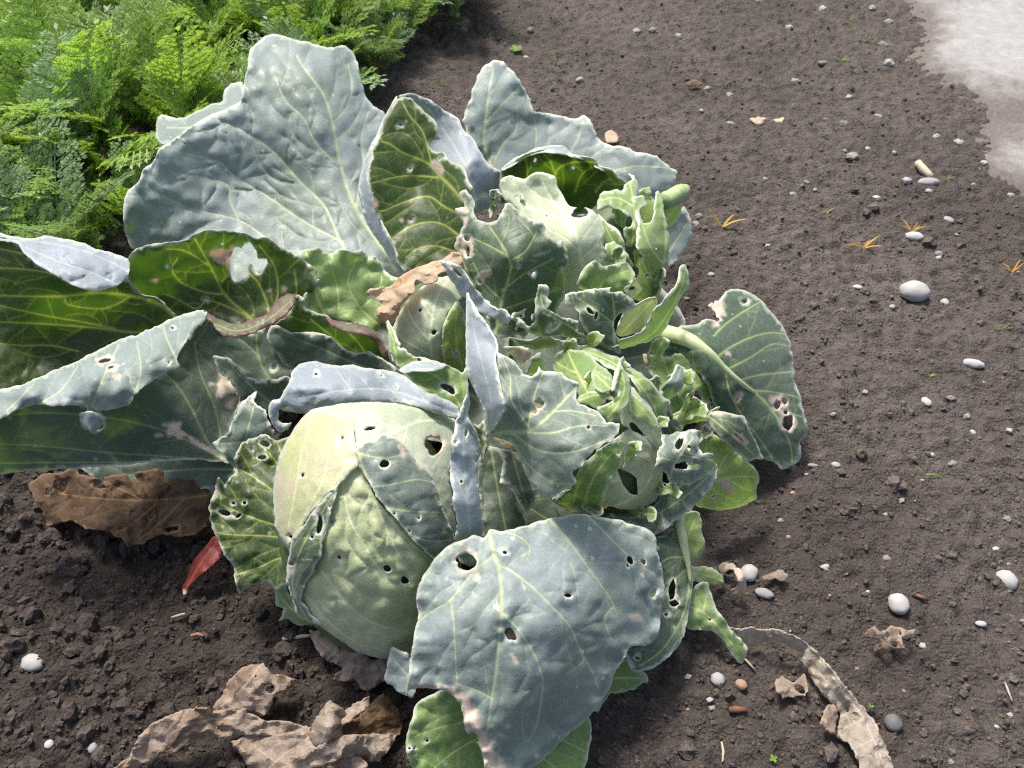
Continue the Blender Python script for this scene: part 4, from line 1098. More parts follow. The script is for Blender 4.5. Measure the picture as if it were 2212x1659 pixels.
# --- blades in the centre
leaf('outer_leaf', [patch('H', [(985, 258), (987, 330), (982, 380), (1003, 420), (1027, 470), (1042, 530), (1030, 590), (1025, 680), (1037, 760), (1047, 850), (1052, 960), (1060, 1060), (990, 1080), (940, 1060), (925, 960), (932, 900), (915, 800), (905, 700), (898, 600), (905, 500), (925, 430), (945, 370), (965, 300)],
    [(985, 260, .235), (900, 600, .205), (1040, 530, .19), (970, 560, .212), (930, 950, .16), (1050, 950, .145), (990, 1080, .13), (985, 800, .185)],
    [(4, [(1000, 1060), (985, 850), (965, 650), (960, 500), (975, 330)]), (2.5, [(980, 800), (920, 640)]), (2.5, [(975, 750), (1020, 600)])], [(975, 465, 6, 18, 10), (925, 505, 5, 10), (952, 688, 10, 7)], mat='pale_blue', bl=.002, ruf=.003, jag=2),
    patch('H', [(930, 370), (955, 372), (985, 395), (1010, 440), (1030, 480), (1010, 470), (975, 430), (945, 395)], [(930, 370, .215), (985, 395, .218), (1030, 480, .20), (945, 395, .219)], mat='pale_blue', sp=6, ruf=.001)], cab)
leaf('outer_leaf', [
    patch('M', [(35, 65), (60, 110), (110, 190), (150, 250), (190, 310), (218, 400), (205, 450), (225, 600), (250, 700), (252, 770), (222, 830), (180, 890), (150, 915), (148, 820), (130, 740), (100, 680), (60, 600), (35, 520), (28, 400), (26, 300), (30, 200)],
          [(38, 70, .245), (28, 300, .225), (60, 600, .205), (150, 900, .165), (217, 400, .24), (250, 740, .225), (130, 450, .235), (120, 200, .245)],
          [(2.5, [(160, 890), (180, 720), (130, 500), (80, 300), (50, 120)])], mat='pale_blue', bl=.0015, ruf=.003),
    patch('M', [(214, 408), (260, 440), (310, 460), (340, 500), (370, 545), (420, 555), (450, 520), (462, 495), (482, 522), (540, 530), (600, 540), (640, 570), (692, 600), (680, 650), (690, 710), (750, 740), (810, 760), (830, 800), (860, 830), (900, 825), (938, 838), (930, 890), (880, 940), (840, 960), (780, 1000), (740, 1050), (720, 1090), (680, 1100), (648, 1130), (668, 1170), (675, 1192), (640, 1210), (600, 1230), (560, 1260), (520, 1280), (470, 1245), (420, 1190), (390, 1110), (360, 1050), (320, 980), (290, 940), (220, 925), (150, 915), (180, 870), (225, 810), (250, 740), (240, 650), (212, 500)],
          [(214, 408, .24), (340, 500, .235), (462, 495, .238), (690, 600, .232), (938, 838, .24), (840, 960, .232), (670, 1180, .21), (520, 1280, .17), (360, 1050, .17), (150, 915, .162), (250, 740, .226), (500, 780, .222), (560, 960, .228)],
          [(6.5, [(160, 912), (260, 887), (370, 885), (450, 850), (520, 790), (600, 710), (685, 615)]), (4, [(395, 875), (410, 780), (440, 650), (480, 550)]), (4, [(370, 887), (540, 890), (700, 850), (900, 850)]), (4.5, [(310, 900), (450, 990), (600, 1010), (740, 980), (860, 930)]), (4, [(290, 925), (400, 1080), (540, 1180), (650, 1190)]), (3, [(390, 840), (300, 700), (290, 560), (250, 450)]), (3, [(540, 770), (640, 760), (800, 790)])],
          [(463, 715, 27, 33, 10), (752, 856, 11), (436, 766, 12)], mat='slate', bl=.0035, ruf=.004, jag=2, dmg=[(436, 766, 20, 18), (752, 856, 15)], gap=44)], cab)
leaf('outer_leaf', [patch('M', [(235, 985), (300, 1000), (360, 1060), (400, 1150), (440, 1230), (440, 1300), (400, 1350), (405, 1425), (385, 1380), (350, 1290), (310, 1220), (230, 1185), (240, 1120), (255, 1060)],
    [(235, 985, .15), (440, 1230, .12), (405, 1425, .10), (230, 1185, .14)], [(3, [(300, 1000), (340, 1150), (395, 1350)])], mat='dark', jag=2.2)], cab)
leaf('outer_leaf', [patch('M', [(120, 980), (240, 990), (300, 1200), (380, 1380), (390, 1480), (250, 1520), (130, 1500), (100, 1300), (95, 1100)], [(120, 980, .12), (240, 990, .12), (390, 1460, .085), (130, 1500, .09)], [(3.5, [(180, 1000), (220, 1240), (270, 1480)])], mat='dark')], cab)
leaf('outer_leaf', [patch('D', [(1000, 850), (1012, 905), (1030, 920), (1046, 905), (1050, 960), (1040, 1010), (1000, 1010), (985, 930)], [(1000, 850, .14), (1046, 905, .14), (1000, 1010, .10)], [(2.5, [(1020, 1000), (1015, 900)])], mat='green', jag=2.4)], cab)

# --- second head, right, chewed open
h2 = Ell(1318, 955, 118, 172, -8, .13, .062)
bv, bf = h2.body(.93, 6)
hs = link_mesh('head', bv, bf, [CORE], cab)
leaf('wrapper_leaf', [patch('M', [(600, 1235), (680, 1150), (760, 1040), (860, 960), (940, 900), (1000, 870), (1090, 920), (1150, 980), (1190, 1080), (1180, 1200), (1150, 1290), (1050, 1340), (940, 1342), (880, 1322), (830, 1345), (760, 1370), (650, 1352), (560, 1312), (538, 1275)], ell=h2, off=.005,
    veins=[(4, [(900, 1330), (1060, 1240), (1130, 1100), (1060, 960), (960, 910)]), (3, [(760, 1360), (760, 1200), (860, 1060)]), (3, [(1100, 1180), (1170, 1120)]), (3, [(1120, 1060), (1000, 1000), (940, 1000)])],
    holes=[[(918, 1098), (960, 1112), (1000, 1130), (1040, 1165), (1044, 1262), (1000, 1250), (958, 1200)]], mat='pale', bl=.002, ruf=.003)], hs)
leaf('wrapper_leaf', [patch('M', [(880, 950), (960, 938), (970, 1000), (950, 1060), (900, 1150), (860, 1220), (842, 1290), (822, 1345), (740, 1350), (640, 1330), (560, 1290), (640, 1220), (680, 1150), (730, 1060), (760, 1020), (800, 1000)], ell=h2, off=.014,
    veins=[(4, [(720, 1350), (760, 1200), (850, 1060), (930, 970)]), (3, [(660, 1330), (690, 1200), (760, 1080)])], holes=[(765, 1015, 26, 44, 20), (935, 990, 40, 16, -50)], mat='mid', bl=.0025, ruf=.004, jag=1.8)], hs)
leaf('wrapper_leaf', [patch('M', [(540, 480), (570, 420), (640, 400), (720, 405), (770, 430), (790, 470), (840, 500), (880, 540), (895, 580), (870, 680), (800, 720), (720, 720), (690, 660), (640, 590), (560, 540)], ell=h2, off=.006,
    veins=[(4, [(780, 710), (720, 600), (660, 480), (630, 410)]), (3, [(720, 600), (780, 540), (800, 490)]), (3, [(690, 540), (600, 500), (560, 470)])], mat='mid', bl=.003, ruf=.003)], hs)
leaf('wrapper_leaf', [patch('M', [(640, 380), (700, 380), (790, 393), (880, 428), (960, 458), (1010, 508), (1070, 548), (1130, 600), (1175, 650), (1225, 705), (1210, 800), (1170, 880), (1130, 800), (1070, 670), (1000, 570), (900, 520), (790, 455), (700, 410)], [(640, 380, .165), (960, 458, .185), (1225, 705, .165), (1170, 880, .15), (1000, 570, .20), (790, 455, .185)],
    [(3, [(1170, 860), (1130, 720), (1020, 570), (880, 470), (720, 400)]), (2.5, [(1100, 660), (1160, 680)]), (2.5, [(1030, 580), (1080, 570)])], mat='mid', ruf=.004, jag=1.8)], hs)
leaf('wrapper_leaf', [patch('M', [(985, 620), (1060, 650), (1130, 760), (1180, 860), (1190, 960), (1150, 990), (1090, 930), (1000, 870), (950, 840), (940, 760)], ell=h2, off=.009, veins=[(3, [(1170, 960), (1110, 820), (1010, 660)]), (3, [(1120, 860), (1000, 780)])], holes=[(1040, 880, 22, 70, -42)], mat='pale', bl=.002, ruf=.003)], hs)
leaf('wrapper_leaf', [patch('M', [(1000, 675), (1050, 688), (1100, 735), (1142, 800), (1155, 865), (1100, 835), (1040, 805), (1000, 760)], ell=h2, off=.014, veins=[(2.5, [(1145, 850), (1080, 760), (1010, 690)]), (2, [(1090, 780), (1040, 790)])], mat='lime', ruf=.002, gap=26)], hs)
leaf('wrapper_leaf', [patch('M', [(690, 685), (740, 650), (820, 648), (880, 662), (912, 702), (860, 690), (850, 725), (800, 745), (740, 722), (690, 710)], ell=h2, off=.024, veins=[(2.5, [(700, 700), (790, 670), (890, 680)])], mat='mid', ruf=.003, sp=7)], hs)
leaf('wrapper_leaf', [patch('M', [(932, 465), (950, 500), (985, 555), (1002, 620), (990, 700), (950, 755), (920, 805), (870, 835), (845, 800), (800, 745), (860, 720), (905, 690), (930, 660), (900, 620), (912, 540)], ell=h2, off=.032, veins=[(3, [(860, 810), (930, 720), (965, 620), (940, 500)]), (2.5, [(940, 700), (870, 740)])], mat='mid', ruf=.004, sp=7)], hs)
leaf('wrapper_leaf', [patch('M', [(768, 560), (782, 515), (822, 540), (880, 572), (905, 600), (890, 640), (840, 655), (795, 630)], ell=h2, off=.03, veins=[(2.5, [(880, 630), (830, 580), (790, 540)])], mat='mid', ruf=.003, sp=7)], hs)
leaf('wrapper_leaf', [patch('M', [(905, 540), (935, 470), (948, 475), (930, 560), (905, 640), (890, 630)], ell=h2, off=.045, mat='pale', ruf=.002, sp=6)], hs)

# --- small shredded leaves round the two right heads
rs_ = random.Random(41)
for cx_, cy_, ln_, wd_, an_, zb, zt, m_ in (
        (1215, 800, 70, 40, -70, .15, .185, 'mid'), (1250, 775, 75, 36, -50, .15, .195, 'lime'), (1395, 800, 80, 44, -60, .13, .175, 'mid'), (1425, 850, 85, 46, -35, .12, .16, 'lime'),
        (1445, 905, 90, 44, -20, .11, .145, 'mid'), (1400, 880, 70, 34, -75, .12, .165, 'deep'), (1380, 940, 75, 38, -30, .14, .175, 'mid'), (1420, 985, 85, 40, 0, .12, .155, 'lime'),
        (1395, 1040, 80, 36, 20, .10, .14, 'mid'), (1345, 1010, 70, 30, -60, .165, .195, 'mid'), (1290, 860, 60, 34, -100, .175, .205, 'lime'), (1330, 830, 60, 30, -70, .175, .205, 'mid'),
        (1180, 735, 70, 34, -110, .14, .175, 'deep'), (1130, 735, 66, 32, -95, .14, .17, 'mid'), (1380, 470, 70, 32, -75, .17, .20, 'lime'), (1345, 500, 66, 34, -100, .175, .205, 'mid'),
        (1405, 520, 80, 34, -85, .15, .185, 'mid'), (1370, 580, 70, 36, -60, .15, .185, 'lime'), (1310, 640, 70, 36, -80, .15, .18, 'mid'), (1400, 650, 80, 34, -70, .12, .165, 'deep'),
        (1060, 470, 60, 26, -80, .17, .20, 'deep'), (1100, 460, 50, 22, -60, .17, .20, 'mid'), (1030, 800, 60, 26, -95, .14, .18, 'green'), (1240, 1075, 70, 36, 30, .10, .13, 'deep'),
        (1350, 1100, 70, 34, 10, .09, .12, 'mid'), (1470, 950, 70, 36, -15, .10, .125, 'deep')):
    ca_, sa_ = math.cos(R(an_)), math.sin(R(an_))
    pts_ = []
    for t_, w_ in ((0, .12), (.18, .32), (.38, .85), (.55, .62), (.72, 1.0), (.88, .7), (1.0, .2)):
        pts_.append((t_ * ln_ + rs_.uniform(-5, 5), -w_ * wd_ / 2 * rs_.uniform(.6, 1.25)))
    for t_, w_ in ((.94, .55), (.80, .95), (.62, .55), (.42, .9), (.2, .35), (.04, .12)):
        pts_.append((t_ * ln_ + rs_.uniform(-5, 5), w_ * wd_ / 2 * rs_.uniform(.55, 1.25)))
    T_ = lambda u, v: (cx_ + u * ca_ - v * sa_, cy_ + u * sa_ + v * ca_)
    hh = [(*T_(ln_ * rs_.uniform(.4, .8), wd_ * rs_.uniform(-.2, .2)), rs_.uniform(3, 6), rs_.uniform(2, 4)) for _ in range(rs_.randrange(0, 3))]
    leaf('outer_leaf', [patch('D', [T_(u, v) for u, v in pts_], [(*T_(0, 0), zb), (*T_(ln_, 0), zt), (*T_(ln_ * .6, wd_ * .5), (zb + zt) / 2 + rs_.uniform(.004, .014)), (*T_(ln_ * .6, -wd_ * .5), (zb + zt) / 2 + rs_.uniform(.004, .014)), (*T_(ln_ * .5, 0), (zb + zt) / 2 - .002)],
         [(3, [T_(0, 0), T_(ln_ * .5, 2), T_(ln_ * .92, 0)]), (1.8, [T_(ln_ * .35, 0), T_(ln_ * .6, wd_ * .35)]), (1.8, [T_(ln_ * .3, 0), T_(ln_ * .55, -wd_ * .35)])], hh, mat=m_, jag=2.6, ruf=.005, sp=6, gap=22)], cab)

# --- ragged leaves right of the second head
leaf('outer_leaf', [patch('M', [(1090, 510), (1150, 480), (1200, 450), (1290, 420), (1350, 410), (1400, 440), (1440, 490), (1510, 490), (1560, 530), (1590, 620), (1580, 720), (1560, 770), (1500, 790), (1440, 800), (1350, 830), (1280, 830), (1230, 730), (1180, 660), (1150, 570)],
    [(1090, 510, .135), (1350, 410, .14), (1560, 530, .12), (1580, 740, .09), (1280, 830, .10), (1350, 620, .125)],
    [(3.5, [(1300, 820), (1330, 680), (1420, 600), (1540, 560)]), (3, [(1320, 720), (1250, 600), (1200, 470)]), (3, [(1370, 640), (1380, 540), (1350, 430)]), (3, [(1340, 690), (1440, 680), (1570, 700)])],
    [(1395, 690, 45, 22), (1480, 690, 34, 16, -20), (1440, 740, 30, 14), (1440, 505, 9), (1600, 575, 7), (1490, 515, 7)], mat='mid', ruf=.009, jag=2.6, bl=.004)], cab)
leaf('outer_leaf', [patch('M', [(1185, 640), (1230, 570), (1272, 488), (1320, 508), (1337, 570), (1300, 630), (1245, 690), (1220, 715)], [(1185, 640, .15), (1272, 488, .165), (1337, 570, .15), (1220, 715, .13), (1260, 600, .165)], [(2.5, [(1215, 700), (1260, 610), (1295, 510)])], mat='blue', sp=6, jag=1.8)], cab)
leaf('outer_leaf', [patch('M', [(1270, 820), (1310, 750), (1345, 650), (1352, 720), (1420, 728), (1465, 765), (1530, 740), (1500, 800), (1400, 830), (1300, 850)], [(1270, 820, .125), (1345, 650, .145), (1530, 745, .12), (1400, 830, .105)], [(2.5, [(1285, 820), (1340, 720), (1345, 670)]), (2.5, [(1300, 820), (1400, 770), (1500, 760)])], mat='lime', jag=2.6, sp=7)], cab)
leaf('outer_leaf', [patch('M', [(1180, 720), (1225, 700), (1240, 780), (1262, 850), (1330, 900), (1300, 1000), (1230, 960), (1180, 900)], [(1180, 720, .125), (1240, 780, .125), (1330, 900, .095), (1200, 930, .10)], [(2.5, [(1270, 960), (1220, 840), (1205, 720)])], mat='dark', jag=2)], cab)
leaf('outer_leaf', [patch('M', [(1180, 900), (1260, 890), (1340, 880), (1400, 876), (1402, 920), (1402, 970), (1430, 1010), (1492, 1015), (1450, 1048), (1490, 1060), (1512, 1090), (1440, 1150), (1350, 1190), (1250, 1200), (1205, 1130), (1150, 1092), (1155, 1000), (1182, 960)],
    [(1180, 900, .16), (1400, 878, .165), (1500, 1080, .145), (1250, 1200, .13), (1155, 1050, .17), (1300, 1020, .165)], [(3.5, [(1220, 1180), (1280, 1040), (1370, 920)]), (2.5, [(1300, 1020), (1400, 1040), (1480, 1060)]), (2.5, [(1270, 1060), (1190, 1040)])],
    [(1285, 955, 20, 42, 25), (1310, 1085, 52, 28, -10), (1345, 985, 12, 22), (1385, 1090, 14, 22)], mat='slate', ruf=.007, jag=2.6, dmg=[(1345, 985, 18, 28)])], cab)
leaf('outer_leaf', [
    patch('M', [(1512, 1085), (1515, 1130), (1500, 1160), (1460, 1235), (1400, 1305), (1330, 1355), (1285, 1400), (1205, 1462), (1140, 1495), (1090, 1470), (1000, 1430), (900, 1400), (880, 1365), (960, 1350), (1080, 1340), (1160, 1290), (1190, 1220), (1300, 1190), (1420, 1130)],
          [(1512, 1090, .135), (1400, 1305, .12), (1140, 1495, .09), (880, 1370, .09), (1190, 1230, .105), (1420, 1140, .135), (1250, 1320, .105)], [(3.5, [(920, 1390), (1120, 1380), (1300, 1280), (1490, 1120)]), (2.5, [(1180, 1360), (1200, 1440)]), (2.5, [(1300, 1280), (1340, 1340)])], [(1480, 1110, 14, 26, 40)], mat='slate', ruf=.005, jag=2.4)], cab)
leaf('outer_leaf', [patch('M', [(1380, 880), (1480, 895), (1560, 945), (1640, 1015), (1700, 1065), (1750, 1118), (1760, 1160), (1742, 1220), (1742, 1280), (1660, 1322), (1560, 1345), (1480, 1348), (1400, 1325), (1340, 1280), (1330, 1150), (1350, 1000)],
    [(1390, 885, .12), (1560, 950, .105), (1758, 1160, .055), (1660, 1320, .03), (1400, 1325, .05), (1340, 1150, .09), (1550, 1130, .085)],
    [(4, [(1360, 1250), (1480, 1180), (1600, 1150), (1740, 1150)]), (3, [(1450, 1190), (1530, 1250), (1640, 1300)]), (3, [(1500, 1175), (1540, 1060), (1600, 990)]), (3, [(1400, 1220), (1430, 1080), (1450, 920)]), (3, [(1560, 1155), (1650, 1210), (1730, 1240)])],
    [(1490, 1268, 14, 6)], mat='lime', bl=.005, ruf=.005, dmg=[(1560, 1200, 30, 45, -40), (1540, 1170, 30, 14)], gap=26)], cab)
leaf('outer_leaf', [patch('M', [(1445, 800), (1480, 768), (1560, 765), (1640, 788), (1672, 800), (1705, 880), (1742, 950), (1772, 1020), (1782, 1045), (1740, 1045), (1690, 1052), (1600, 985), (1530, 915), (1480, 865)],
    [(1445, 800, .13), (1670, 800, .125), (1782, 1040, .06), (1600, 985, .11), (1560, 860, .132)], [(2.5, [(1470, 800), (1580, 890), (1740, 1030)])], [(1640, 920, 40, 8, 40)], mat='deep', ruf=.003, dmg=[(1640, 920, 60, 18, 40), (1520, 760, 50, 25)])], cab)
# big drooping leaf on the right with its thick pale midrib
gl = leaf('outer_leaf', [patch('M', [(1560, 60), (1600, 45), (1680, 55), (1760, 100), (1830, 180), (1890, 250), (1930, 330), (1950, 420), (1965, 520), (1970, 600), (2000, 680), (2025, 770), (2047, 860), (2030, 920), (2000, 950), (2007, 1030), (1960, 1080), (1890, 1107), (1860, 1070), (1790, 1045), (1740, 1000), (1660, 920), (1580, 840), (1500, 740), (1450, 620), (1400, 540), (1250, 460), (1150, 400), (1170, 330), (1250, 290), (1300, 260), (1390, 250), (1440, 222), (1510, 225), (1500, 180), (1462, 140), (1500, 112), (1520, 112)],
    [(1600, 45, .125), (1830, 180, .105), (1965, 520, .07), (2047, 860, .035), (1890, 1107, .02), (1600, 840, .08), (1250, 450, .13), (1200, 330, .145), (1500, 180, .135), (1650, 560, .12), (1420, 380, .152), (1800, 800, .075)],
    [(7, [(1200, 300), (1330, 330), (1450, 410), (1530, 490), (1620, 570), (1720, 640), (1850, 780), (1940, 960), (1950, 1060)]), (4, [(1500, 450), (1600, 380), (1720, 325), (1830, 300), (1910, 310)]), (3.5, [(1490, 320), (1560, 250), (1660, 180), (1760, 120)]), (3.5, [(1560, 520), (1700, 450), (1830, 370), (1930, 380)]), (3.5, [(1640, 580), (1760, 550), (1950, 530)]), (3.5, [(1720, 640), (1840, 650), (1990, 680)]), (3, [(1560, 520), (1580, 640), (1640, 760), (1740, 900), (1840, 1040)]), (3, [(1820, 740), (1900, 760), (2020, 800)])],
    [(1930, 830, 32, 46, 0), (1868, 728, 20, 24), (1908, 706, 14, 20), (1915, 770, 13), (1672, 115, 14, 18), (1512, 222, 14, 14), (1630, 685, 11, 22), (1490, 120, 8)], mat='deep', bl=.003, ruf=.004, dmg=[(1920, 830, 50, 66), (1885, 725, 52, 52), (1500, 170, 50, 80), (1580, 430, 20, 10, 30), (1630, 690, 18, 30)], gap=44)], cab)


def ray_pt(F, x, y, z):
    q = conv(F, [(x, y)])[0]
    return Vector(P(q[0], q[1], depth_at(q[0], q[1], z)))


tube('midrib', [ray_pt('M', 1110, 305, .125), ray_pt('M', 1200, 305, .143), ray_pt('M', 1330, 340, .150), ray_pt('M', 1450, 420, .145), ray_pt('M', 1540, 505, .132), ray_pt('M', 1640, 590, .117), ray_pt('M', 1730, 655, .098)],
     [.010, .010, .008, .006, .0042, .003, .0012], RIB, gl, 12)

# --- front leaves
leaf('outer_leaf', [patch('K', [(215, 1260), (160, 1380), (128, 1500), (140, 1600), (180, 1680), (300, 1780), (700, 1830), (1100, 1780), (1190, 1640), (1202, 1550), (1220, 1480), (1212, 1360), (1100, 1300), (800, 1240), (500, 1150)],
    [(215, 1270, .075), (128, 1500, .055), (300, 1780, .03), (1100, 1780, .02), (1220, 1450, .03), (500, 1160, .09), (1100, 1300, .045), (650, 1500, .045)],
    [(4, [(600, 1200), (620, 1500), (640, 1800)]), (3, [(600, 1290), (480, 1380), (330, 1420), (160, 1480)]), (3, [(615, 1450), (420, 1560), (270, 1680)]), (3, [(610, 1350), (800, 1500), (1000, 1650)]), (3, [(608, 1280), (900, 1420), (1180, 1560)])],
    [(150, 1545, 14, 10), (180, 1545, 6), (255, 1500, 9)], mat='mid', ruf=.005, dmg=[(770, 1600, 40, 70, -40)])], cab)
k1 = leaf('outer_leaf', [patch('K', [(625, 252), (700, 265), (760, 250), (830, 235), (920, 200), (1040, 180), (1160, 162), (1260, 180), (1390, 195), (1440, 220), (1530, 240), (1580, 270), (1605, 310), (1615, 400), (1640, 500), (1650, 600), (1640, 700), (1630, 780), (1615, 860), (1590, 910), (1540, 940), (1480, 935), (1440, 955), (1425, 1000), (1390, 1050), (1350, 1120), (1330, 1190), (1280, 1260), (1240, 1320), (1180, 1390), (1100, 1450), (1040, 1500), (980, 1570), (900, 1640), (800, 1690), (700, 1720), (610, 1740), (595, 1660), (575, 1560), (540, 1500), (480, 1440), (460, 1330), (430, 1260), (390, 1222), (330, 1200), (240, 1188), (150, 1200), (128, 1235), (140, 1130), (150, 1050), (165, 950), (180, 850), (202, 760), (190, 680), (200, 590), (240, 510), (290, 440), (350, 370), (410, 330), (470, 315), (530, 285), (590, 300)],
    [(620, 260, .165), (1160, 165, .145), (1580, 280, .125), (1645, 620, .095), (1540, 935, .075), (195, 680, .15), (140, 1180, .11), (240, 500, .158), (750, 800, .155), (610, 1740, .06), (980, 1570, .05), (1300, 1230, .065), (1100, 500, .15), (500, 1100, .13), (1300, 750, .115), (400, 800, .155), (1000, 1100, .12)],
    [(6, [(615, 262), (640, 370), (672, 470), (690, 600), (690, 760), (680, 900), (660, 1080), (635, 1250), (610, 1420), (595, 1640)]), (5.5, [(645, 405), (520, 510), (390, 670), (300, 725), (210, 790)]), (4.5, [(678, 462), (760, 505), (880, 600), (1000, 720), (1100, 830), (1150, 950), (1220, 1080), (1270, 1200)]), (4, [(692, 740), (780, 830), (870, 960), (920, 1080), (935, 1180), (900, 1400), (850, 1500)]),
     (5, [(975, 190), (1080, 310), (1160, 420), (1240, 530), (1320, 640), (1360, 720)]), (4, [(1195, 168), (1300, 270), (1420, 390), (1520, 470), (1600, 520)]), (3, [(720, 268), (800, 300), (860, 360), (840, 430)]), (3.5, [(390, 670), (410, 800), (420, 1000), (430, 1150)]), (3, [(640, 1250), (540, 1200), (430, 1160)]), (3, [(1100, 450), (1130, 560), (1150, 700)]), (3, [(1160, 960), (1170, 1030), (1080, 1100)]), (3, [(1350, 710), (1300, 780), (1340, 900)])],
    [(482, 440, 62, 48, 20), (745, 872, 26, 46, -35), (1087, 642, 22, 12, 5), (712, 388, 17, 11, 20), (1450, 435, 17, 24, -30), (1528, 446, 20, 14), (1436, 466, 10, 7), (1587, 625, 17, 27, 25), (1612, 690, 9, 12), (240, 1225, 36, 22), (440, 1320, 16, 44, 0), (530, 1480, 26, 36)],
    mat='blue', bl=.003, ruf=.005, jag=1.2,
    dmg=[(482, 440, 72, 58, 20), (290, 1245, 210, 78, 12), (420, 1300, 100, 110), (480, 1390, 90, 120, -25), (550, 1510, 80, 130, -25), (620, 1660, 75, 150, -10), (1490, 770, 34, 22, 25), (552, 540, 20, 26), (672, 715, 10, 26, -15), (770, 1030, 10, 55, -28), (1520, 522, 10, 12), (1258, 1125, 9), (910, 1590, 26, 12), (1345, 835, 10)], gap=46)], cab)
k1['label'] = 'blue-grey front leaf with tan scorched edge and bitten holes'
leaf('outer_leaf', [patch('K', [(40, 955), (90, 970), (150, 1000), (200, 1100), (170, 1240), (90, 1212), (40, 1172), (8, 1150), (15, 1060)], [(40, 955, .085), (8, 1150, .06), (170, 1230, .065), (200, 1100, .08)], [(2.5, [(190, 1150), (110, 1080), (40, 990)])], mat='blue', jag=1.6)], cab)
leaf('outer_leaf', [patch('K', [(1500, 320), (1640, 290), (1690, 250), (1720, 200), (1765, 185), (1790, 400), (1817, 520), (1822, 600), (1800, 720), (1780, 830), (1740, 940), (1670, 1012), (1600, 1062), (1522, 1087), (1462, 1082), (1432, 1010), (1400, 900), (1480, 780), (1520, 500)],
    [(1720, 205, .085), (1817, 540, .06), (1780, 830, .045), (1640, 1040, .045), (1462, 1082, .05), (1520, 500, .07), (1640, 700, .06)], [(4, [(1760, 200), (1780, 400), (1800, 560), (1760, 760), (1640, 960), (1500, 1060)]), (3, [(1790, 480), (1700, 560), (1600, 700)]), (3, [(1785, 420), (1680, 420), (1600, 480)])],
    [(1700, 610, 22, 60, 8), (1712, 690, 20, 26), (1495, 1012, 18, 10, 25), (1662, 755, 9, 12)], mat='deep', ruf=.004, jag=1.6)], cab)
tube('leaf_stalk', [ray_pt('K', 1715, 90, .085), ray_pt('K', 1738, 190, .085), ray_pt('K', 1765, 330, .078), ray_pt('K', 1795, 480, .066), ray_pt('K', 1805, 580, .058)], [.0055, .0055, .0045, .003, .001], RIB, cab, 10)
leaf('outer_leaf', [patch('K', [(1780, 640), (1860, 572), (1905, 565), (1932, 650), (1960, 720), (2010, 790), (2060, 860), (2112, 920), (2142, 955), (2112, 1042), (2060, 1010), (2020, 940), (1940, 860), (1880, 850), (1790, 840), (1740, 740)],
    [(1780, 640, .045), (1905, 565, .05), (2142, 955, .018), (2060, 1010, .008), (1790, 840, .03), (1960, 720, .04)], [(3, [(1770, 700), (1880, 740), (1990, 850), (2090, 980)]), (2.5, [(1880, 740), (1900, 640)])], [(1920, 785, 8, 6)], mat='mid', ruf=.004)], cab)
leaf('outer_leaf', [patch('K', [(1757, 150), (1800, 138), (1850, 158), (1878, 210), (1870, 270), (1892, 330), (1882, 380), (1840, 432), (1790, 442), (1720, 400), (1700, 250)], [(1757, 150, .065), (1878, 210, .05), (1882, 380, .035), (1790, 442, .03), (1710, 300, .05)],
    [(3, [(1730, 420), (1780, 320), (1830, 190)]), (2.5, [(1770, 340), (1850, 330)])], mat='lime', jag=2.2)], cab)
leaf('outer_leaf', [patch('K', [(1760, 440), (1812, 468), (1870, 470), (1930, 480), (1982, 520), (2002, 562), (1960, 582), (1880, 572), (1820, 560), (1760, 540)], [(1760, 450, .04), (1930, 480, .032), (2002, 562, .02), (1820, 560, .03)], [(2.5, [(1770, 500), (1880, 520), (1990, 555)])], mat='lime', jag=2.2)], cab)
leaf('outer_leaf', [patch('K', [(1330, 1000), (1440, 1020), (1482, 1082), (1542, 1100), (1552, 1150), (1480, 1192), (1400, 1217), (1340, 1217), (1300, 1270), (1260, 1330), (1200, 1300), (1240, 1100)], [(1330, 1000, .05), (1542, 1100, .03), (1480, 1192, .018), (1260, 1330, .012), (1220, 1150, .03)], [(3, [(1260, 1150), (1380, 1130), (1530, 1130)])], mat='mid', jag=2.2)], cab)
# low leaf resting on the brown one, left
leaf('outer_leaf', [patch('L', [(430, 1415), (700, 1370), (1000, 1340), (1240, 1370), (1275, 1440), (1250, 1500), (1180, 1540), (1000, 1530), (800, 1510), (640, 1530), (520, 1480)], [(430, 1415, .05), (1000, 1340, .06), (1275, 1440, .07), (1100, 1540, .045), (640, 1530, .035)], [(3, [(1260, 1430), (1000, 1430), (600, 1470)])], mat='dark', jag=2)], cab)

# cut stalk end, back right
sp0, sp1 = ray_pt('B', 1648, 950, .165), ray_pt('B', 1762, 892, .158)
tube('cut_stalk', [sp0, sp0.lerp(sp1, .5), sp1, sp1 + (sp1 - sp0) * .04], [.0095, .0104, .0108, .0075], CUT, cab, 16, .004)
leaf('outer_leaf', [patch('B', [(1640, 960), (1690, 975), (1750, 950), (1745, 1000), (1715, 1060), (1670, 1090), (1640, 1060)], [(1640, 960, .16), (1750, 955, .145), (1670, 1090, .13)], [(2, [(1650, 1060), (1720, 980)])], mat='lime', sp=6, dmg=[(1735, 970, 20, 20)])], cab)

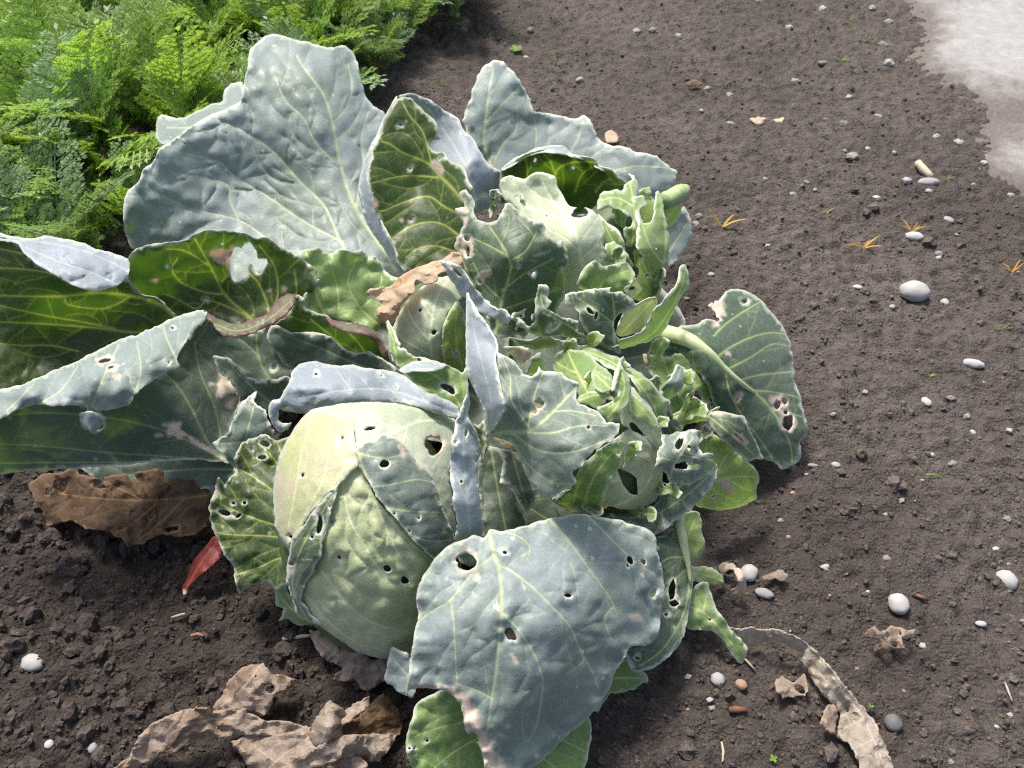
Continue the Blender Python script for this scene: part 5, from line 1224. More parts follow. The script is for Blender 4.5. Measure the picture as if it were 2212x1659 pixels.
# ------------------------------------------------------------------ fallen and dried leaves
CB = dict(gap=30, sp=5)
d = leaf('dry_leaf', [patch('Q', [(120, 110), (180, 62), (250, 50), (320, 30), (345, 60), (400, 70), (520, 60), (600, 50), (720, 30), (800, 30), (860, 80), (925, 150), (918, 200), (890, 280), (850, 312), (780, 332), (700, 320), (640, 342), (560, 376), (530, 340), (450, 302), (370, 292), (300, 262), (200, 282), (185, 220)],
    [(130, 110, .02), (320, 40, .035), (800, 40, .045), (920, 170, .045), (880, 290, .03), (560, 370, .022), (200, 280, .012), (500, 190, .035)],
    [(4, [(900, 150), (650, 170), (400, 160), (180, 130)]), (3, [(700, 165), (560, 280), (500, 310)]), (3, [(620, 170), (450, 90), (350, 60)]), (3, [(800, 160), (700, 260), (600, 340)])],
    [(745, 293, 32, 11, -12), (655, 242, 13, 7, -30), (270, 110, 26, 18), (430, 110, 30, 9), (210, 130, 20, 12)], mat='dry_brown', crumple=.0032, ruf=.006, jag=2.6, **CB)])
tag(d, 'wide brown dried cabbage leaf lying under the rolled leaf', 'dry leaf')
d = leaf('dry_leaf', [patch('Q', [(470, 1345), (560, 1280), (600, 1190), (650, 1140), (720, 1100), (800, 1072), (870, 1066), (930, 1080), (1000, 1075), (1060, 1070), (1065, 1092), (1150, 1125), (1250, 1130), (1340, 1150), (1330, 1190), (1200, 1190), (1100, 1180), (1020, 1185), (900, 1205), (820, 1222), (740, 1270), (650, 1292), (580, 1332), (490, 1400)],
    [(480, 1350, .008), (650, 1150, .03), (870, 1068, .035), (1060, 1080, .03), (1330, 1170, .02), (900, 1200, .018), (650, 1290, .008), (800, 1140, .042)],
    [(3.5, [(480, 1360), (650, 1230), (820, 1140), (1000, 1110), (1300, 1160)]), (2.5, [(700, 1200), (760, 1110)]), (2.5, [(860, 1130), (900, 1190)])], mat='dry', crumple=.0034, ruf=.004, jag=2.2, **CB)])
tag(d, 'long grey-brown dried leaf with curled edge on dark soil', 'dry leaf')
d = leaf('dry_leaf', [patch('Q', [(920, 1068), (960, 1010), (990, 950), (1048, 890), (1130, 878), (1180, 920), (1250, 935), (1302, 965), (1240, 990), (1190, 1000), (1180, 1060), (1125, 1112), (1050, 1090), (980, 1085)],
    [(920, 1070, .025), (1048, 890, .03), (1300, 965, .015), (1120, 1110, .02), (1100, 980, .045)], [(3, [(940, 1070), (1040, 990), (1120, 890)]), (2.5, [(1040, 990), (1160, 970), (1280, 965)])],
    [(1165, 985, 20, 24), (1103, 930, 6), (1220, 1015, 14, 8)], mat='dry', crumple=.0036, ruf=.006, jag=2.6, **CB)])
tag(d, 'small crumpled brown leaf scrap standing above the long dried leaf', 'dry leaf')
dk = dict(mat='dry', crumple=.0034, ruf=.006, jag=2.6, **CB)
d = leaf('dry_leaf', [
    patch('Q', [(1000, 1215), (1080, 1185), (1200, 1180), (1340, 1170), (1370, 1250), (1300, 1330), (1220, 1430), (1090, 1440), (1060, 1300)], [(1000, 1215, .008), (1340, 1175, .03), (1370, 1250, .028), (1220, 1430, .012), (1080, 1430, .008), (1200, 1270, .024)], [(3, [(1080, 1420), (1200, 1290), (1340, 1190)]), (2.5, [(1190, 1300), (1080, 1220)])], **dk),
    patch('Q', [(1330, 1190), (1365, 1110), (1395, 1065), (1425, 1035), (1480, 1068), (1505, 1110), (1460, 1150), (1410, 1220), (1385, 1275), (1350, 1260)], [(1330, 1190, .028), (1425, 1035, .052), (1505, 1110, .04), (1385, 1270, .035), (1410, 1150, .06)], [(2.5, [(1370, 1260), (1410, 1150), (1440, 1050)])], **dk),
    patch('Q', [(1450, 1100), (1510, 1065), (1560, 1035), (1598, 1016), (1602, 1055), (1545, 1100), (1490, 1140), (1440, 1160)], [(1450, 1100, .05), (1598, 1016, .045), (1545, 1100, .05), (1440, 1160, .048)], [(2.5, [(1450, 1140), (1590, 1030)])], **dk),
    patch('Q', [(1470, 1140), (1540, 1105), (1600, 1060), (1660, 1008), (1722, 1080), (1742, 1150), (1705, 1200), (1600, 1215), (1500, 1215)], [(1470, 1140, .035), (1660, 1010, .03), (1742, 1150, .02), (1600, 1210, .028), (1590, 1120, .028)], [(3, [(1490, 1200), (1600, 1130), (1680, 1040)])], mat='dry_brown', crumple=.005, ruf=.006, jag=3, **CB),
    patch('Q', [(1230, 1305), (1370, 1235), (1500, 1185), (1640, 1180), (1714, 1182), (1692, 1232), (1642, 1293), (1585, 1302), (1565, 1272), (1450, 1295), (1350, 1335), (1260, 1370)], [(1230, 1305, .024), (1500, 1190, .044), (1714, 1185, .028), (1585, 1300, .022), (1350, 1330, .03), (1480, 1245, .05)], [(3, [(1240, 1340), (1430, 1260), (1690, 1200)]), (2.5, [(1450, 1250), (1540, 1280)])], **dk),
    patch('Q', [(1190, 1430), (1330, 1350), (1470, 1300), (1560, 1275), (1592, 1310), (1565, 1400), (1420, 1460), (1250, 1470)], [(1190, 1430, .012), (1560, 1280, .024), (1565, 1400, .01), (1250, 1470, .008), (1400, 1370, .028)], [(2.5, [(1220, 1440), (1400, 1370), (1570, 1320)])], **dk)])
tag(d, 'heap-like crumpled brown dried leaf beside the scorched front leaf', 'dry leaf')
d = leaf('dry_leaf', [patch('Q', [(1335, 735), (1390, 735), (1440, 780), (1520, 830), (1600, 850), (1690, 860), (1690, 940), (1640, 960), (1590, 992), (1530, 952), (1438, 945), (1490, 892), (1420, 862), (1370, 822)],
    [(1335, 735, .02), (1520, 830, .032), (1690, 870, .03), (1590, 990, .012), (1440, 945, .012), (1390, 830, .015)], [(3, [(1680, 900), (1520, 880), (1360, 760)])], mat='dry', crumple=.004, ruf=.005, jag=3, **CB)])
tag(d, 'spotted brown dead leaf tucked under the main cabbage head', 'dry leaf')
d = leaf('dry_leaf', [patch('B', [(500, 1225), (545, 1225), (560, 1300), (480, 1330), (430, 1340), (420, 1380), (350, 1395), (310, 1370), (300, 1440), (260, 1480), (230, 1500), (215, 1560), (190, 1605), (150, 1615), (100, 1565), (95, 1530), (130, 1500), (80, 1470), (40, 1450), (60, 1420), (120, 1410), (180, 1400), (240, 1340), (330, 1300), (400, 1280), (450, 1260)],
    [(540, 1230, .20), (400, 1285, .192), (300, 1340, .188), (45, 1450, .17), (260, 1470, .185), (150, 1610, .155), (430, 1340, .188), (180, 1430, .18)],
    [(2.5, [(530, 1260), (380, 1330), (240, 1410), (110, 1440)])], mat='dry_pale', crumple=.005, ruf=.005, jag=1.6, gap=40, sp=6)])
tag(d, 'tan crisp curled dead leaf caught among the cabbage leaves', 'dry leaf')
d = leaf('dry_leaf', [patch('S', [(262, 1092), (350, 1095), (470, 1103), (560, 1148), (625, 1200), (690, 1280), (735, 1340), (790, 1400), (832, 1450), (872, 1520), (912, 1620), (940, 1720), (800, 1740), (775, 1600), (740, 1560), (690, 1530), (705, 1440), (640, 1360), (590, 1290), (548, 1232), (562, 1200), (480, 1160), (400, 1150), (340, 1172), (310, 1130)],
    [(262, 1095, .03), (470, 1105, .04), (625, 1200, .03), (790, 1400, .012), (940, 1720, .006), (780, 1620, .012), (650, 1360, .012), (480, 1160, .018), (340, 1170, .012), (700, 1330, .03)],
    [(4, [(270, 1098), (460, 1115), (600, 1200), (700, 1320), (800, 1460), (900, 1680)]), (2.5, [(700, 1320), (660, 1350)]), (2.5, [(800, 1460), (720, 1500)]), (2.5, [(840, 1540), (770, 1580)])], mat='dry_grey', crumple=.004, ruf=.004, jag=2.6, **CB)])
tag(d, 'long pale grey withered leaf arching over soil beside the cabbage', 'dry leaf')
for pts, z, lab in (([(440, 1310), (470, 1290), (520, 1310), (560, 1280), (580, 1330), (560, 1370), (520, 1375), (480, 1370), (450, 1345)], .012, 'small holed grey leaf scrap inside the curve of the withered leaf'),
                    ([(640, 1420), (690, 1400), (700, 1450), (690, 1520), (650, 1510), (630, 1470)], .012, 'small tan leaf scrap touching the withered grey leaf'),
                    ([(390, 885), (430, 865), (470, 850), (495, 875), (480, 900), (440, 890), (400, 900)], .014, 'frayed beige scrap lying beside the round grey pebble')):
    q = [(x, y, z + .006 * rng.uniform(-1, 1)) for x, y in pts[::2]]
    d = leaf('leaf_scrap', [patch('S', pts, q, mat='dry', crumple=.0022, ruf=.003, jag=3, sp=5, holes=[(545, 1340, 14, 22)] if pts[0][0] == 440 else ())])
    tag(d, lab, 'leaf scrap')
d = leaf('leaf_scrap', [patch('S', [(805, 1120), (850, 1080), (870, 1110), (920, 1080), (960, 1095), (1020, 1090), (1005, 1120), (960, 1130), (980, 1190), (940, 1170), (890, 1195), (840, 1185), (870, 1150)],
    [(805, 1120, .012), (1020, 1090, .014), (890, 1195, .010), (920, 1130, .02)], [(2, [(810, 1120), (910, 1130), (1000, 1100)])], [(900, 1120, 16, 8), (925, 1160, 16, 9), (870, 1165, 10, 7), (950, 1112, 10, 6)], mat='dry', crumple=.0024, jag=3.4, sp=5, gap=20)])
tag(d, 'lacy skeletonised pale leaf scrap on open soil', 'leaf scrap')
d = leaf('garlic_husk', [patch('S', [(275, 850), (300, 850), (320, 880), (328, 915), (318, 952), (280, 955), (262, 945), (285, 930), (292, 905), (285, 880)],
    [(275, 850, .03), (328, 915, .022), (275, 950, .012), (305, 905, .034)], [(2, [(280, 950), (305, 910), (290, 855)])], mat='husk', ruf=.002, sp=4),
    patch('S', [(215, 850), (235, 830), (275, 835), (290, 855), (260, 855), (235, 875), (222, 900)], [(215, 850, .012), (275, 835, .022), (222, 900, .008), (250, 850, .022)], mat='dry_grey', crumple=.002, jag=2, sp=4)])
tag(d, 'curled pink and cream husk beside the cabbage and round pebble', 'husk')
d = leaf('red_leaf', [patch('Q', [(788, 578), (790, 545), (812, 490), (832, 440), (870, 390), (900, 355), (930, 325), (958, 370), (955, 410), (905, 460), (855, 505), (815, 545), (800, 578)],
    [(790, 575, .006), (930, 330, .035), (950, 410, .028), (860, 450, .026), (830, 440, .018)], [(2.2, [(794, 572), (850, 470), (935, 350)])], mat='red', ruf=.002, sp=5, gap=16, dmg=[(793, 570, 10, 14)])])
tag(d, 'pointed dark red leaf leaning against the holed outer leaf', 'leaf')

# ------------------------------------------------------------------ pebbles
PEBV, PEBF = ICO3


def pebble(F, x, y, w, h, mat, label, group=None, ang=0.0, name='pebble', flat=.75, rough=.06, seed=None):
    seed = seed if seed is not None else int(x * 7 + y * 13)
    p = gp(x, y, F)
    dep = float(depth_at(*conv(F, [(x, y)])[0], p.z))
    s = FR[F][2] * dep / FPX
    a, b = w * s / 2, h * s / 2 * 1.12
    v = PEBV.copy()
    nrm = v.copy()
    dis = rough * (vn(nrm[:, 0] * 2.2 + seed % 50, nrm[:, 1] * 2.2 + nrm[:, 2] * 1.7, seed) + .4 * vn(nrm[:, 0] * 5, nrm[:, 1] * 5 + nrm[:, 2] * 4, seed + 1))
    v = v * (1 + dis)[:, None]
    c = min(a, b) * flat
    v = v * (a, b, c)
    ca, sa = math.cos(R(ang)), math.sin(R(ang))
    v = np.stack([v[:, 0] * ca - v[:, 1] * sa, v[:, 0] * sa + v[:, 1] * ca, v[:, 2]], -1)
    o = link_mesh(name, v, PEBF, [mat])
    o.location = p + Vector((0, 0, c * (.45 if rough < .1 else .12)))
    tag(o, label, 'pebble', group)
    return o


BIG = [('C', 1142, 1375, 138, 104, PEB_W, 'largest smooth white pebble with dry yellow grass behind it', -5),
       ('C', 1152, 1095, 84, 48, PEB_W, 'flat white pebble at the foot of the orange grass tuft', -8),
       ('C', 1215, 850, 105, 46, PEB, 'pale grey pebble at the end of the whitish dry stick', 5),
       ('C', 1295, 1392, 40, 42, PEB, 'small grey pebble next to the largest white pebble', 0),
       ('C', 888, 1332, 44, 22, PEB_W, 'thin white chip on bare soil behind the drooping leaf', -15),
       ('C', 1305, 1022, 58, 36, PEB, 'tan grey pebble beyond the orange grass tuft', -30),
       ('S', 940, 1002, 84, 84, PEB_W, 'round pale pebble above the lacy leaf scrap', -20),
       ('S', 1382, 897, 90, 76, PEB, 'egg-shaped pale grey pebble on open soil', -50),
       ('S', 336, 876, 70, 72, PEB, 'round grey pebble touching the curled husk', -40),
       ('S', 397, 956, 78, 40, PEB, 'flat oval grey pebble just below the curled husk', -18),
       ('S', 1276, 1078, 46, 24, PEB_W, 'small flat white pebble between round and lacy things on soil', -5),
       ('S', 210, 1305, 58, 50, PEB, 'rough grey pebble with a green seedling beside it', 15),
       ('S', 305, 1325, 50, 40, PEB_O, 'rough orange-brown stone beside the rough grey pebble', -20),
       ('S', 1245, 28, 84, 40, PEB, 'pale pebble with a yellow grass blade on it', -15),
       ('S', 1057, 175, 36, 44, PEB_W, 'white pebble on mossy soil beyond the drooping leaf', 15),
       ('S', 688, 434, 40, 26, PEB, 'grey pebble near the tip of the drooping leaf', -15),
       ('S', 595, 436, 44, 16, PEB, 'thin pale chip beside the tip of the drooping leaf', -5),
       ('S', 920, 1482, 70, 66, PEB_D, 'dark grey stone right of the withered grey leaf', 0),
       ('Q', 145, 877, 104, 74, PEB, 'blocky pale grey pebble on shaded dark soil', -10),
       ('Q', 215, 1228, 40, 36, PEB, 'small grey pebble on shaded soil near the long dried leaf', 0),
       ('Q', 402, 1243, 38, 40, PEB, 'small rounded grey pebble beside the long dried leaf', 0)]
for F, x, y, w, h, m, lab, an in BIG:
    pebble(F, x, y, w, h, m, lab, None, an)
SMALL = [('C', x, y, w) for x, y, w in ((728, 288, 44), (1030, 300, 50), (725, 42, 40), (955, 38, 36), (1030, 108, 44), (432, 12, 34), (298, 440, 36), (195, 408, 36), (300, 578, 46), (828, 572, 48), (985, 538, 40), (850, 452, 32), (740, 555, 20), (1250, 635, 42), (1358, 665, 46), (858, 738, 56), (935, 692, 30), (828, 700, 26), (1055, 715, 28), (1115, 838, 44), (1218, 885, 36), (650, 845, 28), (588, 895, 38), (975, 915, 40), (458, 832, 26), (1475, 752, 36), (1430, 845, 28), (1595, 908, 36), (155, 1005, 40), (140, 1032, 36), (472, 1138, 28), (210, 1272, 30), (98, 1382, 26), (1262, 1180, 40), (1265, 1195, 28), (1048, 1425, 30), (600, 380, 44), (1345, 1090, 22), (690, 885, 20), (165, 515, 24), (60, 160, 34), (1008, 205, 44), (570, 128, 34))]
SMALL += [('S', x, y, w) for x, y, w in ((810, 132, 24), (680, 226, 26), (1155, 165, 32), (1078, 392, 26), (1163, 427, 36), (957, 574, 28), (890, 633, 22), (1245, 300, 26), (1392, 294, 26), (1382, 652, 34), (1337, 774, 30), (898, 812, 36), (648, 845, 38), (818, 945, 18), (1040, 1165, 30), (497, 724, 20), (1288, 100, 18), (1220, 238, 34), (178, 1384, 32), (188, 1418, 30), (90, 1290, 28), (93, 1600, 26), (1157, 1637, 28), (1395, 1445, 26), (505, 1105, 14), (465, 658, 26), (1345, 1490, 20), (570, 470, 18), (1450, 1070, 30))]
SMALL += [('B', 1505, 25, 50), ('B', 1590, 28, 50), ('B', 1195, 300, 46), ('B', 930, 40, 40), ('B', 905, 170, 30)]
for F, x, y, w in SMALL:
    m = rng.choice((PEB, PEB, PEB_S, PEB_S))
    pebble(F, x, y, w, w * rng.uniform(.6, .85), m, 'little pale pebble on soil close to the concrete path' if F == 'C' and x > 950 else 'little pale pebble on far soil behind the cabbage' if F in 'CB' else 'little pale pebble on the open soil beside the withered leaf', 'little pebbles strewn over the soil', rng.uniform(-40, 40), rough=.24, flat=.8)
for F, x, y, w in (('S', 775, 1258, 20), ('S', 735, 868, 14), ('S', 665, 960, 14), ('S', 1040, 494, 18), ('S', 515, 545, 24), ('S', 965, 1348, 18), ('S', 90, 1422, 16), ('S', 1388, 835, 18), ('S', 1010, 578, 14)):
    pebble(F, x, y, w, w * .7, PEB_O, 'tiny orange stone crumb lying on the soil', 'tiny orange stones on the soil', rng.uniform(-40, 40), rough=.16)


# ------------------------------------------------------------------ sticks, bark chips
def ground_tube(name, F, pts, r, mat, label, cat, lift=.003):
    P_ = [gp(x, y, F, lift) for x, y in pts]
    o = tube(name, P_, [r * .8, r, r * .6], mat, None, 7, .008, int(pts[0][0]))
    tag(o, label, cat)
    return o


ground_tube('stick', 'C', [(1160, 765), (1190, 800), (1225, 840)], .0065, STRAW, 'short whitish dry stick lying against a grey pebble', 'stick', .006)
ground_tube('straw', 'S', [(318, 1225), (340, 1250), (360, 1272)], .0011, STRAW, 'thin straw poking out below the drooping leaf tip', 'straw', .004)
ground_tube('straw', 'Q', [(1225, 785), (1280, 772), (1345, 765)], .0022, STRAW, 'short straw lying beside the main cabbage head', 'straw', .004)
ground_tube('straw', 'Q', [(748, 690), (780, 680), (805, 672)], .0016, STRAW, 'cream straw fragment on shaded soil below the red leaf', 'straw', .005)
ground_tube('straw', 'Q', [(830, 768), (858, 760), (885, 768)], .0018, BARK, 'brown straw fragment on shaded soil below the cream one', 'straw', .005)
ground_tube('straw', 'S', [(1370, 1320), (1385, 1360), (1400, 1395)], .0012, STRAW, 'thin pale straw on open soil right of the dark stone', 'straw')
ground_tube('straw', 'S', [(225, 1560), (232, 1600), (228, 1640)], .0012, STRAW, 'thin pale straw on soil inside the withered leaf curve', 'straw')
ground_tube('bark_chip', 'S', [(255, 1430), (290, 1428), (328, 1430)], .0032, BARK, 'reddish bark chip lying below the orange-brown stone', 'bark chip')
ground_tube('bark_chip', 'C', [(1280, 80), (1320, 75), (1362, 72)], .009, BARK, 'reddish chip lying at the edge of the concrete', 'bark chip')
ground_tube('bark_chip', 'S', [(1010, 965), (1035, 975), (1058, 985)], .0022, BARK, 'brown bark chip right of the round pale pebble', 'bark chip')


# ------------------------------------------------------------------ grass tufts and seedlings
def blade_mesh(L, w, bend, seed):
    n = 6
    V, F_ = [], []
    for i in range(n + 1):
        t = i / n
        ww = w * (1 - t ** 1.6) * (.6 + .4 * min(1, t * 4)) + .0001
        z, y = L * t * (1 - .25 * bend * t), L * bend * t * t * .8
        V += [(-ww, y, z), (0, y + ww * .35, z - ww * .2), (ww, y, z)]
    for i in range(n):
        a = i * 3
        F_ += [(a, a + 1, a + 4, a + 3), (a + 1, a + 2, a + 5, a + 4)]
    return V, F_


BLADES = {}


def blade_data(mat, k):
    key = (mat.name, k)
    if key not in BLADES:
        L, w, bd = ((1.0, .045, .5), (.8, .05, .9), (1.1, .035, .3))[k]
        V, F_ = blade_mesh(L, w, bd, k)
        me = bpy.data.meshes.new('blade')
        me.from_pydata(V, [], F_)
        me.materials.append(mat)
        me.polygons.foreach_set('use_smooth', np.ones(len(F_), bool))
        BLADES[key] = me
    return BLADES[key]


def tuft(F, x, y, size, n, mat, label, group=None, spread=1.0, name='grass_tuft', cat='grass'):
    p = gp(x, y, F, -.002)
    dep = float(depth_at(*conv(F, [(x, y)])[0], 0))
    e = empty(name, p)
    tag(e, label, cat, group)
    r = random.Random(int(x * 3 + y))
    for i in range(n):
        o = bpy.data.objects.new('blade', blade_data(mat, r.randrange(3)))
        col.objects.link(o)
        o.parent = e
        s = size * FR[F][2] * dep / FPX * r.uniform(.6, 1.1)
        o.scale = (s * 1.25, s, s)
        o.rotation_euler = (-R(r.uniform(12, 55)) * spread, 0, (1 if i % 2 else -1) * r.uniform(.5, 1.9))
    return e


tuft('C', 915, 1148, 105, 8, YEL, 'yellow-orange grass tuft with splayed blades on open soil', None, 1.0)
tuft('C', 1140, 1075, 95, 7, YEL, 'orange grass tuft rising behind the flat white pebble', None, .9)
tuft('C', 262, 1050, 120, 4, YEL, 'thin yellow grass sprig with one long blade behind the cabbage', None, 1.0)
tuft('C', 1120, 1345, 90, 4, YEL, 'dry yellow blades behind the largest white pebble', None, 1.0)
tuft('C', 1600, 1265, 90, 8, YEL, 'orange grass tuft beside a beige straw near the path', None, 1.1)
tuft('C', 742, 985, 60, 4, YEL, 'small yellow grass sprig beside a dark dent in soil', None, .9)
tuft('S', 1265, 20, 55, 3, YEL, 'yellow blades lying against the pale pebble', None, 1.2)
tuft('C', 1560, 1520, 80, 6, GRN, 'yellow-green weed sprig on mossy soil', None, 1.2, 'weed', 'weed')
tuft('S', 1050, 465, 80, 2, GRN, 'single slanting green grass blade on open soil', None, 1.5, 'weed', 'weed')
for F, x, y, s_ in (('C', 215, 155, 50), ('C', 845, 110, 50), ('C', 905, 190, 60), ('C', 810, 280, 85), ('C', 870, 335, 50), ('C', 905, 40, 50), ('C', 210, 545, 40), ('C', 575, 500, 40), ('C', 95, 610, 40), ('B', 1075, 215, 90), ('B', 440, 320, 80), ('B', 700, 65, 60), ('C', 1305, 830, 60), ('C', 730, 625, 36), ('S', 192, 1345, 34), ('S', 1065, 75, 50)):
    tuft(F, x, y, s_, 5, GRN, 'tiny green weed seedling sprouting from the soil', 'tiny green seedlings in the soil', .9, 'seedling', 'seedling')


def seedling(F, x, y, w, label, n=4):
    p = gp(x, y, F)
    e = empty('seedling', p)
    tag(e, label, 'seedling')
    dep = float(depth_at(*conv(F, [(x, y)])[0], 0))
    s = w * FR[F][2] * dep / FPX / 2
    V = [(0, 0, 0), (-.28, .35, .08), (-.32, .75, .12), (0, 1, .1), (.32, .75, .12), (.28, .35, .08), (0, .55, .03)]
    F_ = [(0, 6, 1), (1, 6, 2), (2, 6, 3), (3, 6, 4), (4, 6, 5), (5, 6, 0)]
    me = bpy.data.meshes.new('seed_leaf')
    me.from_pydata(V, [], F_)
    me.materials.append(GRN)
    for i in range(n):
        o = bpy.data.objects.new('leaf', me)
        col.objects.link(o)
        o.parent = e
        o.scale = (s, s, s)
        o.location = (0, 0, .004)
        o.rotation_euler = (R(15), 0, i * 2 * math.pi / n + .4)
    return e


seedling('S', 432, 1630, 40, 'round-leaved green seedling inside the withered leaf curve')
seedling('B', 850, 135, 90, 'flat green seedling rosette beyond the rear cabbage leaves', 5)
seedling('S', 825, 1418, 26, 'tiny pale seedling beside the withered leaf edge', 3)

# ------------------------------------------------------------------ carrot bed
def frond_mesh(seed, mat):
    r = random.Random(seed)
    V, F_ = [], []

    def blade(p, dv, up, L, w):
        sd = dv.cross(up).normalized()
        b = len(V)
        for u, t, h in ((0, 0, 0), (.5, .45, .06), (0, 1, -.10), (-.5, .45, .06)):
            V.append(tuple(p + sd * u * w + dv * t * L + up * h * L))
        F_.append((b, b + 1, b + 2, b + 3))

    def stalk(p0, p1, w):
        d_ = (p1 - p0).normalized()
        s_ = d_.cross(Vector((.2, .3, 1))).normalized() * w
        q = d_.cross(s_.normalized()) * w
        b = len(V)
        for p, k in ((p0, 1), (p1, .7)):
            for a in (s_, q, -s_ - q):
                V.append(tuple(p + a * k))
        F_.extend([(b, b + 1, b + 4, b + 3), (b + 1, b + 2, b + 5, b + 4), (b + 2, b, b + 3, b + 5)])

    bend = r.uniform(.15, .5)
    n = 24
    P_ = []
    for i in range(n + 1):
        t = i / n
        P_.append(Vector((.05 * math.sin(t * 4 + seed) * t, bend * t ** 2.2, t - .35 * bend * t * t)))
    for i in range(n):
        stalk(P_[i], P_[i + 1], .009 * (1 - .75 * i / n))
    k = 7.0
    while k <= n - .5:
        i = int(k)
        t = k / n
        dirv = (P_[min(i + 1, n)] - P_[i - 1]).normalized()
        up = Vector((1, 0, 0)).cross(dirv).normalized()
        if up.y > 0:
            up = -up
        pl = (.27 * (1 - t) ** .75 + .05) * r.uniform(.8, 1.15)
        for sg in (-1, 1):
            pd = (Vector((sg, 0, 0)) * .80 + dirv * .55 + up * r.uniform(-.22, .25)).normalized()
            pn = up.cross(pd).normalized()
            base = P_[i].lerp(P_[min(i + 1, n)], k - i)
            stalk(base, base + pd * pl, .0042)
            m = max(3, int(pl / .027))
            for j in range(1, m + 1):
                f = j / m
                q = base + pd * pl * f
                l2 = (pl * .32 * (1 - .75 * f) + .026) * r.uniform(.75, 1.2)
                for s2 in (-1, 1):
                    ld = (pn * s2 * .75 + pd * .75 + up * r.uniform(-.25, .4)).normalized()
                    ln = up.cross(ld).normalized()
                    blade(q + ld * l2 * .35, ld, up, l2 * .65, l2 * .30)
                    for tt, ll in ((.25, .50), (.55, .42)):
                        for s3 in (-1, 1):
                            bd_ = (ln * s3 * .7 + ld * .8 + up * r.uniform(-.2, .2)).normalized()
                            blade(q + ld * l2 * tt, bd_, up, l2 * ll, l2 * .20)
            blade(base + pd * pl, pd, up, .05, .022)
        k += 2.1 - .9 * t
    blade(P_[n], (P_[n] - P_[n - 1]).normalized(), Vector((0, -1, .3)), .06, .03)
    me = bpy.data.meshes.new('frond')
    me.from_pydata(V, [], F_)
    me.materials.append(mat)
    return me


FRONDS = [frond_mesh(3, CARROT), frond_mesh(8, CARROT), frond_mesh(12, CARROT), frond_mesh(19, CARROT_B), frond_mesh(23, CARROT_B)]
crown_v, crown_f = ICO1
cme = bpy.data.meshes.new('crown')
cme.from_pydata([tuple(v * (.012, .012, .014)) for v in crown_v], [], [tuple(int(i) for i in f) for f in crown_f])
cme.materials.append(STALK)


def carrot_plant(x, y, h, nf, blue, label, group, r):
    z = float(ground_h(x, y))
    e = empty('carrot_plant', (x, y, z))
    tag(e, label, 'carrot plant', group)
    c = bpy.data.objects.new('crown', cme)
    col.objects.link(c)
    c.parent = e
    for i in range(nf):
        k = r.randrange(3, 5) if r.random() < blue else r.randrange(3)
        o = bpy.data.objects.new('frond', FRONDS[k])
        col.objects.link(o)
        o.parent = e
        s = h * r.uniform(.6, 1.15)
        o.scale = (s, s, s)
        o.rotation_euler = (-R(r.uniform(0, 42)), R(r.uniform(-16, 16)), i * 2 * math.pi / nf + r.uniform(-.5, .5))
    return e


def edge_x(y):
    return float(np.interp(y, [.85, 1.05, 1.3, 1.6, 1.9, 2.3], [-.62, -.50, -.36, -.20, -.06, .05]))


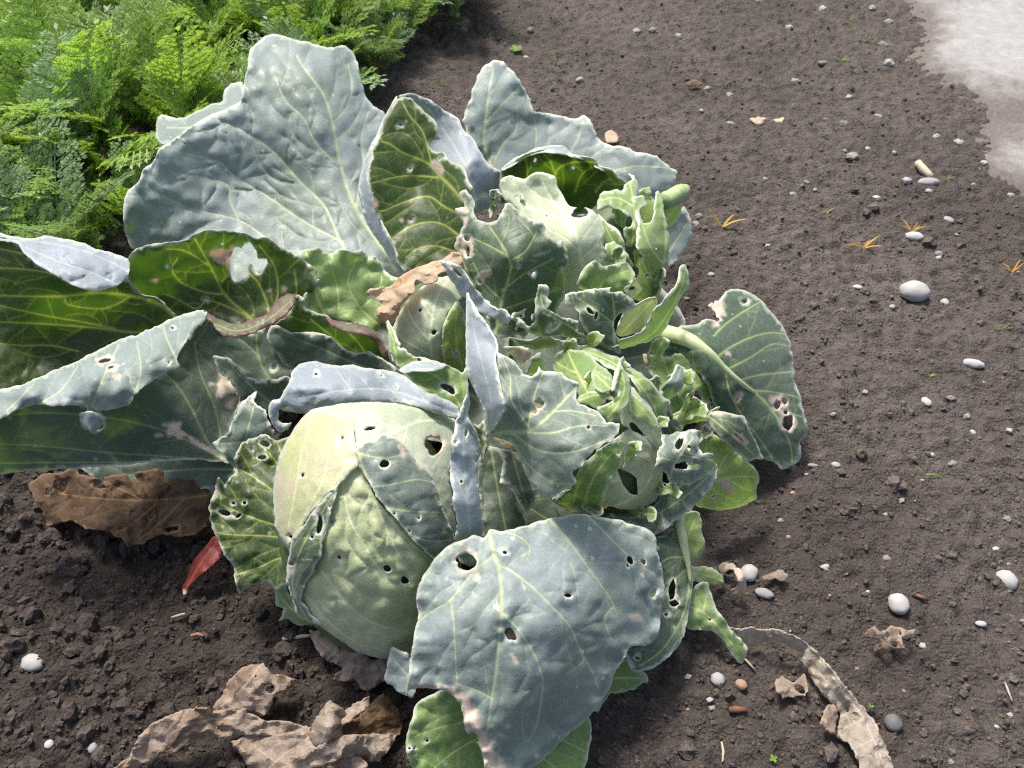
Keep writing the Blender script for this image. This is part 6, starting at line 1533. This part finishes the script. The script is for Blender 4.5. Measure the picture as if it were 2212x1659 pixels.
rc = random.Random(11)
placed = []
tries = 0
while len(placed) < 62 and tries < 6000:
    tries += 1
    y = rc.uniform(.95, 2.25)
    lim = -(CX / FPX) * ((y * .7071 + CAM_H * .7071)) - .08
    x = rc.uniform(max(lim, -1.45), edge_x(y))
    if any((x - a) ** 2 + (y - b) ** 2 < .105 ** 2 for a, b in placed):
        continue
    dd_ = y * CP + CAM_H * SP
    ppx, ppy = CX + x / dd_ * FPX, CY + (CAM_H * CP - y * SP) / dd_ * FPX
    if ppx < 90 and ppy < 300:
        continue
    placed.append((x, y))
for x, y in placed:
    near_edge = x > edge_x(y) - .12
    blue = .6 if (near_edge or y < 1.15) else .10
    h = rc.uniform(.20, .27) if not near_edge else rc.uniform(.15, .21)
    if near_edge:
        carrot_plant(x, y, h, 9, blue, 'low grey-green carrot plant at the edge of the feathery bed', 'carrot plants along the bed edge', rc)
    else:
        lab = ('grey-green carrot plant behind the curled tip of the left cabbage leaf' if y < 1.28 else
               'bright green feathery carrot plant behind the big rear cabbage leaf' if y < 1.65 else 'yellow-green carrot plant at the back of the dense bed')
        carrot_plant(x, y, h, 9, blue, lab, 'carrot plants inside the bed', rc)

# scraps and a broad-leaved weed at the far corner of the bed
for F, pts, z, m, lab in (('B', [(1335, 575), (1370, 565), (1412, 600), (1395, 630), (1345, 625)], .012, 'dry_pale', 'cream dead leaf scrap on soil behind the rear cabbage leaf'),
                          ('C', [(390, 550), (440, 540), (490, 555), (545, 545), (540, 568), (470, 570), (410, 572)], .008, 'dry_pale', 'flat rusty leaf fragment on the far open soil'),
                          ('C', [(95, 380), (140, 372), (175, 385), (150, 395), (110, 396)], .008, 'dry_brown', 'small rust-brown leaf fragment on the far soil'),
                          ('M', [(1075, 425), (1110, 415), (1150, 445), (1155, 480), (1110, 490), (1085, 465)], .135, 'dry_pale', 'cream dead scrap lodged beside the chewed right head')):
    d = leaf('leaf_scrap', [patch(F, pts, [(x, y, z + .004 * rng.uniform(-1, 1)) for x, y in pts[::2]], mat=m, crumple=.003, jag=2.4, sp=5)])
    tag(d, lab, 'leaf scrap')
wp = gp(-5, 140)
wd = empty('broadleaf_weed', wp)
tag(wd, 'broad-leaved brownish green weed at the far end of the carrot bed', 'weed')
leaf('leaf', [patch('D', [(-60, 40), (-10, 25), (30, 35), (48, 62), (30, 88), (-20, 96), (-60, 90)], [(-60, 60, .07), (48, 62, .05), (0, 95, .03)], [(3, [(-50, 80), (0, 60), (45, 58)])], mat='deep')], wd)
leaf('leaf', [patch('D', [(-60, -20), (0, -30), (40, -5), (52, 20), (10, 30), (-60, 25)], [(-60, 0, .09), (52, 18, .06), (0, 28, .06)], [(3, [(-50, 10), (0, 0), (45, 15)])], mat='deep')], wd)
leaf('leaf', [patch('D', [(-60, 95), (0, 90), (40, 100), (30, 122), (-10, 130), (-60, 128)], [(-60, 110, .03), (40, 105, .02), (0, 128, .012)], [(3, [(-50, 112), (30, 108)])], mat='dry_brown', crumple=.004)], wd)
